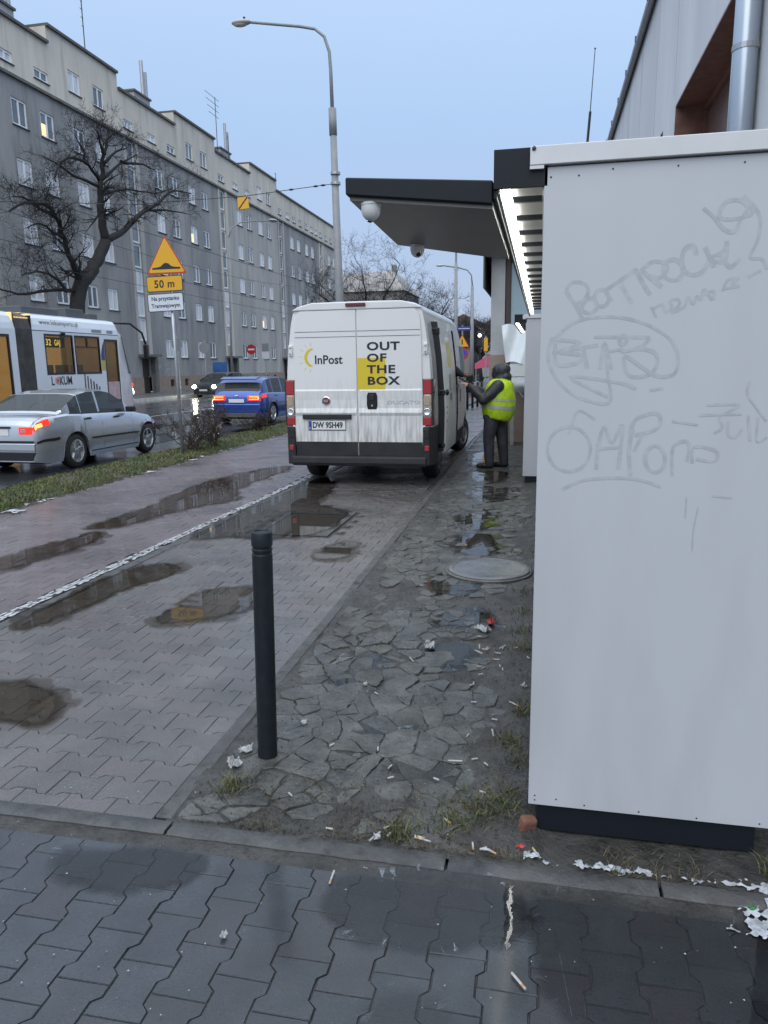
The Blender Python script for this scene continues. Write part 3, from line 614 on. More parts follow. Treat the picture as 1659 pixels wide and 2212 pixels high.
# faded marker graffiti, a thin film on the end panel
def ribbon(b, pts, wd, y):
    sm = []
    n = len(pts)
    for i in range(n-1):
        p0, p1, p2, p3 = pts[max(i-1, 0)], pts[i], pts[i+1], pts[min(i+2, n-1)]
        for q in range(5):
            u = q/5; sm.append(tuple(.5*((2*p1[k])+(-p0[k]+p2[k])*u+(2*p0[k]-5*p1[k]+4*p2[k]-p3[k])*u*u+(-p0[k]+3*p1[k]-3*p2[k]+p3[k])*u**3) for k in (0, 1)))
    sm.append(pts[-1]); k = len(b.v); m_ = len(sm)
    for i, p in enumerate(sm):
        a, c = sm[max(i-1, 0)], sm[min(i+1, m_-1)]; dx, dz = c[0]-a[0], c[1]-a[1]; L_ = math.hypot(dx, dz) or 1; w_ = wd*(.85+.25*nse(p[0], p[1], 30))
        b.v += [(p[0]-dz/L_*w_, y-i*1.5e-6, p[1]+dx/L_*w_), (p[0]+dz/L_*w_, y-i*1.5e-6, p[1]-dx/L_*w_)]
    for i in range(m_-1): b.f.append((k+2*i, k+2*i+1, k+2*i+3, k+2*i+2))
for i, (wd, pts) in enumerate(GRAF):
    pts = [p for p in pts if p[0] < .766]
    if len(pts) > 1: b = B(); ribbon(b, pts, wd*1.25, -.0003-.00001*i); b.build('graffiti_stroke', mGraf, ep)
# side canopy over the control screen with two dome cameras
cn = B()
P = lambda x, y, z: (x, y-2.4, z)
nl, nr, fr, fl = (-.627, 2.42), (-.163, 2.42), (-.163, 3.62), (-.655, 3.40)
def slab(b, zt, zb, ins=0):
    q = [nl, nr, fr, fl]
    zt_ = lambda x: lerp(2.203, 2.166, (x+.63)/.47)+zt; zb_ = lambda x: lerp(2.138, 2.085, (x+.63)/.47)+zb
    b.add([P(x, y, zb_(x)) for x, y in q]+[P(x, y, zt_(x)) for x, y in q], [(3, 2, 1, 0), (4, 5, 6, 7), (0, 1, 5, 4), (1, 2, 6, 5), (2, 3, 7, 6), (3, 0, 4, 7)])
slab(cn, 0, .012); can = cn.build('canopy', mAnth, lk, bevel=.004, seg=1)
zb_ = lambda x: lerp(2.138, 2.085, (x+.63)/.47)
cb = B().add([P(x, y, zb_(x)) for x, y in ((-.617, 2.436), (-.164, 2.436), (-.164, 3.60), (-.643, 3.385))]+[P(x, y, zb_(x)+.0119) for x, y in ((-.617, 2.436), (-.164, 2.436), (-.164, 3.60), (-.643, 3.385))], [(0, 1, 2, 3), (0, 4, 5, 1), (1, 5, 6, 2), (2, 6, 7, 3), (3, 7, 4, 0)])
cb.build('soffit', mUnder, can, normals=True)
def dome(x, y, z, s, lens):
    d = thing('dome_camera', 'large white dome camera under the front corner of the canopy' if not lens else 'small white dome camera with dark lens under the far canopy edge', 'camera', (x, y, z), 0, 'dome cameras under the locker canopy')
    B().lathe([(.037*s, .0), (.037*s, -.008*s), (.034*s, -.009*s), (.034*s, -.011*s), (.036*s, -.012*s), (.0355*s, -.028*s), (.030*s, -.045*s), (.020*s, -.056*s), (.008*s, -.061*s)], 28).build('housing', mDome, d, smooth=True, split=40)
    B().ball((.008*s, -.018*s, -.047*s) if lens else (-.006, .012, -.052*s), .0135*s, 14, 10).build('lens', mBlackG, d, smooth=True)
dome(-.555, 2.465, zb_(-.555)+.001, .88, False)
dome(-.548, 3.34, zb_(-.548)+.001, .86, True)
an = thing('antenna', 'thin black whip antenna leaning on the parcel locker roof', 'antenna', (.118, 2.72, 2.2395))
B().tube([(0, 0, 0), (.002, 0, .03)], [.006, .004], 8).build('base', mBlack, an)
B().tube([(.002, 0, .03), (.008, 0, .10), (.020, .0, .37)], [.0018, .0018, .0012], 6).build('whip', mBlack, an)
B().tube([(.0055, 0, .075), (.012, 0, .185)], [.0042, .0042], 8).build('coil', mBlack, an)
B().ball((.020, 0, .372), .003, 8, 6).build('tip', mBlack, an)
lk2, _ = locker('second parcel locker with lit strip beyond the worker', (-.222, 10.2, 0), 3.2, False)
# ================================================================== DELIVERY VAN
mVan = M('van_white', (.74, .74, .72), (.70, .70, .68), scale=1.5, rough=.3, coat=.6, crough=.06)
mVanD = dirty('van_white_dirty', (.74, .74, .72), (.24, .22, .18), .35, 1.5)
mBump = M('van_bumper', (.016, .017, .019), (.028, .028, .029), scale=6, rough=.55, spec=.35)
mSeam = M('seam_dark', (.03, .03, .032), rough=.6)
mTyre = M('tyre', (.014, .014, .015), (.022, .021, .02), scale=20, rough=.7)
mRed = M('tail_red', (.34, .01, .014), rough=.15, coat=.8)
mClear = M('lens_clear', (.55, .5, .42), (.3, .26, .2), scale=30, rough=.12, coat=.8, metal=.35)
mYel = M('sticker_yellow', (.68, .52, .03), rough=.35)
mInk = M('sticker_black', (.012, .014, .022), rough=.35)
mChrome = M('chrome', (.75, .75, .74), rough=.15, metal=1)
mGlassD = glass('dark_glass', (.03, .034, .038), .8)
van = thing('delivery_van', 'tall white delivery van with yellow square and black lettering on its rear doors', 'van', (-2.415, 9.74, 0)); van.scale = (1, 1, .972)
vx = pl([(.28, .985), (.45, 1.005), (.75, 1.015), (1.0, 1.018), (1.3, 1.01), (1.75, .978), (2.1, .935), (2.25, .912), (2.36, .885), (2.43, .84), (2.475, .77)])
vtop = pl([(0, 2.495), (.05, 2.515), (.5, 2.53), (3.1, 2.53), (3.5, 2.49), (3.75, 2.36), (4.55, 1.42), (4.8, 1.2), (5.25, 1.02), (5.38, .9)])
vw = pl([(0, .988), (.05, .998), (.15, 1), (4.2, 1), (4.9, .95), (5.25, .86), (5.38, .74)])
ZR = [.3, .44, .62, .8, 1.0, 1.15, 1.3, 1.5, 1.75, 1.95, 2.1, 2.22, 2.30, 2.36, 2.40, 2.43, 2.455, 2.475]
YA, YF, WR = .92, 4.37, .40
ys = sorted(set([0, .05, .15, .3, .45, .47] + [round(YA+.44*math.sin(a*PI/14), 4) for a in range(-7, 8)] + [round(YF+.44*math.sin(a*PI/14), 4) for a in range(-7, 8)] + [1.6, 1.72, 2.1, 2.6, 2.98, 3.1, 3.3, 3.5, 3.62, 3.75, 3.85, 4.9, 5.0, 5.15, 5.25, 5.33, 5.38]))
def arch(y, r=.44, zc=.34):
    for c in (YA, YF):
        if abs(y-c) < r: return zc+math.sqrt(r*r-(y-c)**2)*.98
    return 0
def vsec(y):
    T = vtop(y); out = []
    az = arch(y)
    for z in ZR:
        zz = min(max(z, az), T-.03-.0*z)
        sc_ = 1
        if T < 2.4: zz = min(zz, T-.06+.05*(z/2.475))
        out.append((vx(min(z, zz)+ (0 if T > 2.4 else 0))*vw(y), zz))
    out += [(.62*vw(y)*(.95), T-.006), (.3*vw(y), T), (0, T)]
    return out
body = B(); secs = [vsec(y) for y in ys]; nP = len(secs[0])
for side in (1, -1):
    base = len(body.v)
    for y, s_ in zip(ys, secs): body.v += [(side*x, y, z) for x, z in s_]
    for i in range(len(ys)-1):
        for j in range(nP-1):
            ym = (ys[i]+ys[i+1])/2
            if side == 1 and 1.72 <= ym <= 2.98 and 1 <= j and ZR[min(j, 17)] < 2.21: continue      # side door opening
            q = (base+i*nP+j, base+(i+1)*nP+j, base+(i+1)*nP+j+1, base+i*nP+j+1)
            body.f.append(q if side == 1 else q[::-1])
k = len(body.v); s0 = secs[0]; body.v += [(x, 0, z) for x, z in s0]+[(-x, 0, z) for x, z in s0[::-1]]; body.f.append(tuple(range(k, k+2*nP))[::-1])
k = len(body.v); s0 = secs[-1]; body.v += [(x, ys[-1], z) for x, z in s0]+[(-x, ys[-1], z) for x, z in s0[::-1]]; body.f.append(tuple(range(k, k+2*nP)))
bo = body.build('body', mVanD, van, smooth=True, normals=True); e = bo.modifiers.new('e', 'EDGE_SPLIT'); e.split_angle = R(38)
B().box(-.9, .9, .12, 3.2, .55, .6).box(-.92, -.9, .12, 3.2, .6, 2.3).box(-.9, .9, 3.18, 3.2, .6, 2.3).build('cargo_interior', M('cargo_dark', (.05, .045, .04), rough=.8), van)
B().box(-.8, .8, .3, 4.9, .26, .40).box(-.5, .5, .05, .3, .30, .38).build('chassis', mBlack, van)
# underbody drop parts
for sx_ in (-1, 1):
    B().prism([(.1, .33), (.46, .33), (.46, .62), (.1, .62)], 'x', sx_*.6, sx_*.98).build('wheel_liner', mBlack, van)
    for yc in (YA, YF):
        B().box(min(sx_*.62, sx_*.97), max(sx_*.62, sx_*.97), yc-.46, yc+.46, .72, .80).build('wheel_liner', mBlack, van)
        B().box(min(sx_*.60, sx_*.63), max(sx_*.60, sx_*.63), yc-.46, yc+.46, .3, .80).build('wheel_liner', mBlack, van)
# conforming patches on the side of the van
def vside(polys, off, side=1, n=1):
    b = B()
    for poly in polys:
        # poly: y0,y1,z0,z1
        y0, y1, z0, z1 = poly; nz = max(2, int((z1-z0)/.08)+1); ny_ = max(1, int((y1-y0)/.15)+1)
        rows = [[(side*(vx(lerp(z0, z1, i/nz))*vw(lerp(y0, y1, j/ny_))+off), lerp(y0, y1, j/ny_), lerp(z0, z1, i/nz)) for j in range(ny_+1)] for i in range(nz+1)]
        b.grid(rows)
    return b
for sx_ in (-1, 1):
    vside([(.06, .46, .30, .83), (1.4, 3.9, .30, .52), (4.84, 5.0, .3, .7)], .004, sx_).build('side_cladding', mBump, van)
    vside([(3.62, 4.45, 1.38, 1.98)], .003, sx_).build('cab_window', mGlassD, van)
    vside([(3.20, 3.206, .5, 2.1), (4.52, 4.528, .5, 1.35), (3.2, 4.52, .54, .546)], .003, sx_).build('door_seam', mSeam, van)
    vside([(3.26, 3.37, 1.0, 1.22)], .012, sx_).build('door_handle', mBlack, van)
vside([(.55, 3.1, 1.27, 1.31)], .004, 1).build('slide_rail', mSeam, van)
vside([(.17, .175, .85, 2.2)], .003, 1).build('quarter_seam', mSeam, van)
vside([(.22, .50, 1.40, 2.02)], .006, 1).build('quarter_panel', mVan, van)
# sliding door: hung outside the body, pushed back
sd = B()
for off0, off1 in ((.055, .105),):
    z0, z1, y0, y1 = .42, 2.26, .52, 1.86
    nz = 22
    ring = []
    for y in (y0, y0+.04, y1-.04, y1):
        o1 = off1-(.02 if y in (y0, y1) else 0)
        ring.append([(vx(lerp(z0, z1, i/nz))+o1, y, lerp(z0, z1, i/nz)) for i in range(nz+1)])
    inn = [[(vx(lerp(z0, z1, i/nz))+off0, y, lerp(z0, z1, i/nz)) for i in range(nz+1)] for y in (y1, y0)]
    sd.grid(ring+inn+[ring[0]])
sdo = sd.build('sliding_door', mVanD, van, smooth=True, split=40)
de = B()
de.grid([[(vx(lerp(.43, 2.25, i/20))+o, .516, lerp(.43, 2.25, i/20)) for i in range(21)] for o in (-.02, .086)])
de.build('door_edge_gap_shade', mBlack, sdo)  # black rubber edge of the door plus gap shade, painted as one sheet
for z, h in ((2.12, .09), (1.27, .07), (.52, .06)):
    B().box(vx(z)-.03, vx(z)+.1, .49, .56, z-h/2, z+h/2).build('roller_bracket', mBlackG, sdo, bevel=.01)
B().ball((vx(1.27)+.115, .60, 1.27), (.03, .05, .045), 12, 8).build('lock_cap', mBlackG, sdo, smooth=True)
for z in (.98, 1.06, .86): B().box(vx(z)+.104, vx(z)+.109, .62, .66, z-.015, z+.015).build('latch', mBlack, sdo)
def onslide(y0, y1, z0, z1, off=.108):
    b = B(); nz = 6; b.grid([[(vx(lerp(z0, z1, i/nz))+off, y, lerp(z0, z1, i/nz)) for y in (y0, y1)] for i in range(nz+1)]); return b
onslide(.95, 1.35, 1.62, 1.98).build('yellow_panel', mYel, sdo)
onslide(1.0, 1.2, 1.28, 1.52).build('grey_panel', M('sticker_grey', (.2, .21, .2), rough=.4), sdo); onslide(1.0, 1.25, 1.14, 1.24).build('grey_panel', MATS['sticker_grey'], sdo)
onslide(1.70, 1.80, 1.0, 1.22, .118).build('door_handle', mBlack, sdo)
# rear doors
def rearpoly(zs, xin, xs):
    return [(xs*xin, z) for z in zs]
for s_, nm in ((-1, 'left'), (1, 'right')):
    zz = [.44, .62, .8, 1.0, 1.3, 1.6, 1.9, 2.1, 2.25, 2.33, 2.385]
    outer = [(s_*(vx(z)*.988-(.115 if z < 1.5 else lerp(.115, .05, min(1, (z-1.5)/.7)))), z) for z in zz]
    outer[-1] = (outer[-1][0]-s_*.03, 2.40)
    poly = [(s_*.006, .44)]+outer+[(s_*.006, 2.40)]
    if s_ < 0: poly = poly[::-1]
    d = B().prism(poly, 'y', -.022, .0).build('rear_door', mVanD, van, bevel=.007, seg=2)
    # lower plastic, ribs and seams
    x1 = s_*(vx(.5)*.988-.117); B().box(min(s_*.008, x1), max(s_*.008, x1), -.028, -.018, .425, .62).build('lower_trim', mBump, d, bevel=.004)
    xa = s_*(vx(2.05)*.988-.08)
    for z in (2.05, 2.122): B().box(min(s_*.01, xa), max(s_*.01, xa), -.0245, -.02, z-.003, z+.003).build('press_line', mSeam, d)
    xb = s_*(vx(1.3)*.988-.13)
    B().prism([(-.022, 1.345), (-.030, 1.322), (-.022, 1.20)], 'x', min(s_*.03, xb), max(s_*.03, xb)).build('press_fold', mVanD, d)
    B().prism([(-.022, 1.085), (-.034, 1.035), (-.036, 1.02), (-.022, .98)], 'x', min(s_*.02, xb), max(s_*.02, xb)).build('press_fold', mVanD, d)
    hx = s_*(vx(1.85)*.988-.035)
    hg = B().box(hx-.028, hx+.028, -.03, .02, 1.80, 1.95).build('hinge', mVan, d, bevel=.012)
    for z in (1.835, 1.915): B().lathe([(.014, 0), (.014, -.006), (.008, -.009)], 12, (hx, -.03, z), 'y').build('hinge_bolt', mGalv, hg)
    hx = s_*(vx(.7)*.988-.10); B().box(hx-.016, hx+.016, -.034, .0, .75, .85).build('hinge', mVan, d, bevel=.006)
    if s_ < 0: dl = d
    else: dr = d
    # tail light: red top, clear middle with reflector bowl, red foot
    xo, xi = vx(1.1)*.995+.006, vx(1.1)*.988-.118
    def lens(z0, z1, nm_, mt, pr=.034):
        lo_ = .02*max(0, (z1-1.35)/.12) if z1 > 1.3 else 0
        pts = [(s_*xi, -pr*.8), (s_*(xo-.03), -pr), (s_*xo, -pr*.4), (s_*(xo+.006), .16), (s_*xi, .05)]
        if s_ < 0: pts = pts[::-1]
        return B().prism(pts, 'z', z0, z1).build(nm_, mt, tl, bevel=.008)
    tl = B().prism([(s_*(xi-.006), -.024), (s_*(xo+.002), -.024), (s_*(xo+.002), .14), (s_*(xi-.006), .05)][::s_], 'z', .845, 1.475).build('tail_light', mBlack, van, bevel=.004)
    lens(1.27, 1.47, 'red_lens', mRed); lens(.965, 1.266, 'clear_lens', mClear, .031); lens(.85, .961, 'red_lens', mRed)
    xm = s_*(xi+xo-.02)/2
    B().lathe([(.05, -.031), (.05, -.04), (.042, -.042), (.03, -.034), (.012, -.033)], 20, (xm, 0, 1.035), 'y').build('reflector_bowl', mChrome, tl, smooth=True)
    B().box(xm-.035, xm+.035, -.038, -.03, 1.12, 1.25).build('bulb_cover', M('amber_lens', (.4, .3, .2), rough=.15, coat=.8), tl, bevel=.01)
    # bumper corner and reflector
    pts = [(s_*.885, -.05), (s_*.97, -.045), (s_*1.012, -.0), (s_*1.022, .12), (s_*1.022, .46), (s_*.885, .46)]
    B().prism(pts[::s_], 'z', .30, .83).build('bumper_corner', mBump, van, bevel=.012)
    B().box(s_*.94-.03, s_*.94+.03, -.06, -.045, .50, .575).build('reflector', mRed, van, bevel=.006)
    B().box(s_*.93-.035, s_*.93+.035, -.056, -.045, .68, .80).build('parking_cover', mBlack, van, bevel=.004)
B().prism([(-.045, .425), (-.075, .40), (-.08, .33), (-.06, .285), (.05, .285), (.05, .425)], 'x', -.93, .93).build('bumper_step', mBump, van, bevel=.008)
B().prism([(-.884, 2.405), (.884, 2.405), (.80, 2.455), (.6, 2.505), (-.6, 2.505), (-.80, 2.455)], 'y', -.03, .03).build('roof_header', mVan, van, bevel=.012)
B().prism([(-.13, 2.44), (.13, 2.44), (.14, 2.46), (.13, 2.492), (-.13, 2.492), (-.14, 2.46)], 'y', -.052, -.02).build('brake_light', M('brake_dark_red', (.1, .005, .008), rough=.15, coat=.8), van, bevel=.01)
# badge, handle, number plate, lettering
bd = B().lathe([(.06, -.022), (.06, -.03), (.052, -.034), (.048, -.031)], 28, (-.437, 0, 1.187), 'y').build('badge', mChrome, dl, smooth=True, split=30)
B().lathe([(.047, -.031), (.047, -.035), (.002, -.036)], 24, (-.437, 0, 1.187), 'y').build('badge_disc', M('badge_red', (.13, .012, .02), rough=.2, coat=.6), bd)
text('badge_letters', 'FIAT', mChrome, bd, (-.437, -.0375, 1.168), .05, sx=.62, align='CENTER', bold=.001)
hb = B().prism([(.14, 1.07), (.26, 1.07), (.272, 1.12), (.272, 1.25), (.255, 1.30), (.145, 1.30), (.128, 1.25), (.128, 1.12)], 'y', -.034, -.02).build('door_handle', mBlackG, dr, bevel=.01)
B().box(.165, .235, -.046, -.034, 1.19, 1.27).build('handle_grip', mBlack, hb, bevel=.012)
B().lathe([(.014, -.034), (.014, -.038), (.006, -.039)], 12, (.2, 0, 1.12), 'y').build('lock', mGalv, hb)
B().box(-.77, -.085, -.052, -.02, .935, 1.0).build('plate_lamp_bar', mBump, dl, bevel=.008)
np_ = B().box(-.693, -.173, -.034, -.025, .787, .915).build('number_plate', M('plate_white', (.72, .72, .7), rough=.4), dl, bevel=.004)
B().box(-.698, -.168, -.028, -.0235, .778, .922).build('plate_frame', mBlack, dl)
B().box(-.688, -.648, -.0352, -.0335, .792, .910).build('plate_band', M('plate_blue', (.02, .05, .3), rough=.4), np_)
text('plate_letters', 'DW 9SH49', mInk, np_, (-.637, -.0345, .815), .112, sx=.80, bold=.004)
text('plate_letters', 'PL', M('plate_paint', (.75, .75, .75)), np_, (-.684, -.036, .80), .03, sx=.9)
text('model_letters', 'DUCATO', mChrome, dr, (.40, -.024, 1.142), .068, sx=1.55, bold=.0015, ext=.002)
text('brand_letters', 'InPost', mInk, dl, (-.585, -.0235, 1.692), .165, sx=.93, bold=.0035)
for i, wd in enumerate(('OUT', 'OF', 'THE', 'BOX')):
    text('slogan_letters', wd, mInk, dr, (.137, -.0252-.0002*i, 1.866-.1535*i), .150, sx=1.33, bold=.0045, spacing=1.08)
B().box(.007, .385, -.0242, -.0222, 1.335, 1.762).build('yellow_square', mYel, dr)
lg = B(); cx_, cz = -.6, 1.775
arc = [(R(a)) for a in range(100, 262, 9)]
ou = [(cx_+.0+.125*math.cos(a), cz+.13*math.sin(a)) for a in arc]; inn = [(cx_+.035+.118*math.cos(a), cz+.118*math.sin(a)) for a in arc[::-1]]
k = len(lg.v); lg.v += [(x, -.0235, z) for x, z in ou+inn]; n_ = len(ou)
lg.f += [(i, i+1, 2*n_-2-i, 2*n_-1-i) for i in range(n_-1)]
for a in (100, 122, 147, 175, 203, 232, 256):
    c_a, s_a = math.cos(R(a)), math.sin(R(a)); r0, r1 = .165, .215
    lg.quad((cx_+r0*c_a-.004*s_a, -.0235, cz+r0*s_a+.004*c_a), (cx_+r1*c_a-.002*s_a, -.0235, cz+r1*s_a+.002*c_a), (cx_+r1*c_a+.002*s_a, -.0235, cz+r1*s_a-.002*c_a), (cx_+r0*c_a+.004*s_a, -.0235, cz+r0*s_a-.004*c_a))
lg.build('sun_logo', mYel, dl)
# wheels
def wheel(parent, x, y, r, wd, rimm, sx_, name='wheel', spokes=5, rz=0):
    wl_ = B().lathe([(r*.62, -wd/2), (r*.86, -wd/2), (r*.97, -wd*.4), (r, -wd*.25), (r, wd*.25), (r*.97, wd*.4), (r*.86, wd/2), (r*.66, wd/2*.98), (r*.62, wd*.3), (r*.62, -wd*.3), (r*.62, -wd/2)], 32, (0, 0, 0), 'x', cap=False).build(name, mTyre, parent, smooth=True, split=50, loc=(x, y, r))
    wl_.rotation_euler = (0, 0, rz)
    f = wd/2*sx_
    B().lathe([(r*.66, f*.6), (r*.66, f*1.01), (r*.61, f*1.03), (r*.58, f*.7)], 32, axis='x').build('rim', rimm, wl_, smooth=True, split=40)
    b = B()
    for k in range(spokes):
        a = 2*PI*k/spokes+.3; ca, sa = math.cos(a), math.sin(a); w1, w2 = r*.13, r*.085
        q = [(-w1*sa+r*.1*ca, w1*ca+r*.1*sa), (-w2*sa+r*.6*ca, w2*ca+r*.6*sa), (w2*sa+r*.6*ca, -w2*ca+r*.6*sa), (w1*sa+r*.1*ca, -w1*ca+r*.1*sa)]
        b.prism(q, 'x', f*.66, f*.92)
    b.lathe([(r*.17, f*.6), (r*.17, f*.95), (r*.08, f*1.0)], 16, axis='x')
    b.build('spokes', rimm, wl_, bevel=.004, seg=1, normals=True)
    B().lathe([(r*.57, f*.2), (r*.57, f*.5)], 24, axis='x').build('brake_disc', mBlack, wl_)
    return wl_
mSteel = M('steel_wheel', (.3, .3, .31), (.18, .17, .16), scale=12, rough=.45, metal=.5)
for sx_ in (-1, 1):
    wheel(van, sx_*.86, YA, .345, .225, mSteel, sx_); wheel(van, sx_*.86, YF, .345, .225, mSteel, sx_, rz=-.25)
    B().tube([(sx_*.98, 3.98, 1.32), (sx_*1.08, 3.96, 1.32)], .03, 8).build('mirror_arm', mBlack, van)
    B().prism([(sx_*1.06, 1.12), (sx_*1.17, 1.14), (sx_*1.20, 1.42), (sx_*1.16, 1.50), (sx_*1.09, 1.49), (sx_*1.05, 1.35)][::sx_], 'y', 3.86, 4.02).build('wing_mirror', mBlack, van, bevel=.03)
vside([(.0, .0, 0, 0)], 0).v
B().prism([(3.86, 2.26), (4.52, 1.47), (4.56, 1.49), (3.88, 2.30)], 'x', -.8, .8).build('windscreen', mGlassD, van)
# ================================================================== APARTMENT BUILDINGS (left)
mWhiteF = M('window_white', (.88, .89, .9), rough=.4)
mPane = M('window_glass', (.10, .12, .14), (.2, .22, .24), scale=.9, rough=.06, spec=.8)
mPaneC = M('curtained_glass', (.78, .79, .81), (.5, .52, .55), scale=1.7, rough=.08, spec=.8, stretch=(1, 3, .6))
mSill = M('dark_sill', (.05, .05, .052), rough=.6)
mBeige = M('beige_stucco', (.74, .68, .57), (.56, .52, .45), scale=.4, rough=.85, stretch=(1, 1, .35), bump=.1, speck=[((1, 1, .12), (.36, .335, .3), 1.5, .52, .78, .7)])
mGreyA = M('blue_grey_stucco', (.25, .248, .248), (.36, .355, .345), scale=.35, rough=.85, stretch=(1, 1, .3), bump=.1, speck=[((1, 1, .12), (.15, .148, .145), 1.6, .5, .75, .7), ((1, 1, 1), (.36, .35, .33), .9, .6, .72, .5)])
mGreyB = M('mid_grey_stucco', (.50, .48, .445), (.37, .355, .335), scale=.35, rough=.85, stretch=(1, 1, .3), bump=.1, speck=[((1, 1, .12), (.24, .232, .222), 1.4, .5, .75, .7)])
mBrickP = M('plinth_brick', (.34, .25, .2), (.25, .2, .165), scale=3, rough=.85)
mConcD = M('old_concrete', (.19, .185, .175), (.12, .118, .112), scale=2, rough=.85)
mDoorD = M('dark_door', (.03, .024, .02), rough=.6)
mRoofM = M('roof_tin', (.09, .085, .08), (.13, .12, .11), scale=2, rough=.6)
def holed(b, x, y0, y1, z0, z1, holes, depth=.14):
    """wall in the plane x, facing +x, with rectangular openings and reveals"""
    Y = sorted(set([y0, y1]+[h[0] for h in holes]+[h[1] for h in holes])); Z = sorted(set([z0, z1]+[h[2] for h in holes]+[h[3] for h in holes]))
    Y = [q for q in Y if y0 <= q <= y1]; Z = [q for q in Z if z0 <= q <= z1]
    for a, c in zip(Y, Y[1:]):
        for d, e in zip(Z, Z[1:]):
            ym, zm = (a+c)/2, (d+e)/2
            if any(h[0] < ym < h[1] and h[2] < zm < h[3] for h in holes): continue
            b.quad((x, a, d), (x, c, d), (x, c, e), (x, a, e))
    for h in holes:
        if not (z0 <= h[2] and h[3] <= z1): continue
        a, c, d, e = h; X = x-depth
        b.quad((x, a, d), (X, a, d), (X, c, d), (x, c, d)); b.quad((x, a, e), (x, c, e), (X, c, e), (X, a, e)); b.quad((x, a, d), (x, a, e), (X, a, e), (X, a, d)); b.quad((x, c, d), (X, c, d), (X, c, e), (x, c, e))
WM = {}
def window(parent, y0, y1, z0, z1, x=0, sill=True, mull=None, curtain=None):
    w_, h_ = y1-y0, z1-z0
    key = (round(w_, 2), round(h_, 2), mull)
    if key not in WM:
        fb = B(); t_ = .10
        fb.box(-.11, -.05, 0, w_, 0, t_).box(-.11, -.05, 0, w_, h_-t_, h_).box(-.11, -.05, 0, t_, t_, h_-t_).box(-.11, -.05, w_-t_, w_, t_, h_-t_)
        for q in (mull or (.5,)): fb.box(-.11, -.05, w_*q-.05, w_*q+.05, t_, h_-t_)
        pb = B().box(-.10, -.09, t_-.01, w_-t_+.01, t_-.01, h_-t_+.01)
        WM[key] = (fb.mesh('window'), pb.mesh('pane'), pb.mesh('pane'), B().box(-.1, .07, -.06, w_+.06, -.045, -.003).mesh('sill'))
        for me, mt in zip(WM[key], (mWhiteF, mPane, mPaneC, mSill)): me.materials.append(mt)
    f_, p_, pc, s_ = WM[key]
    o = link('window', f_, parent, (x, y0, z0)); link('pane', pc if (curtain if curtain is not None else random.random() < .6) else p_, o)
    if sill: link('sill', s_, o)
    return o
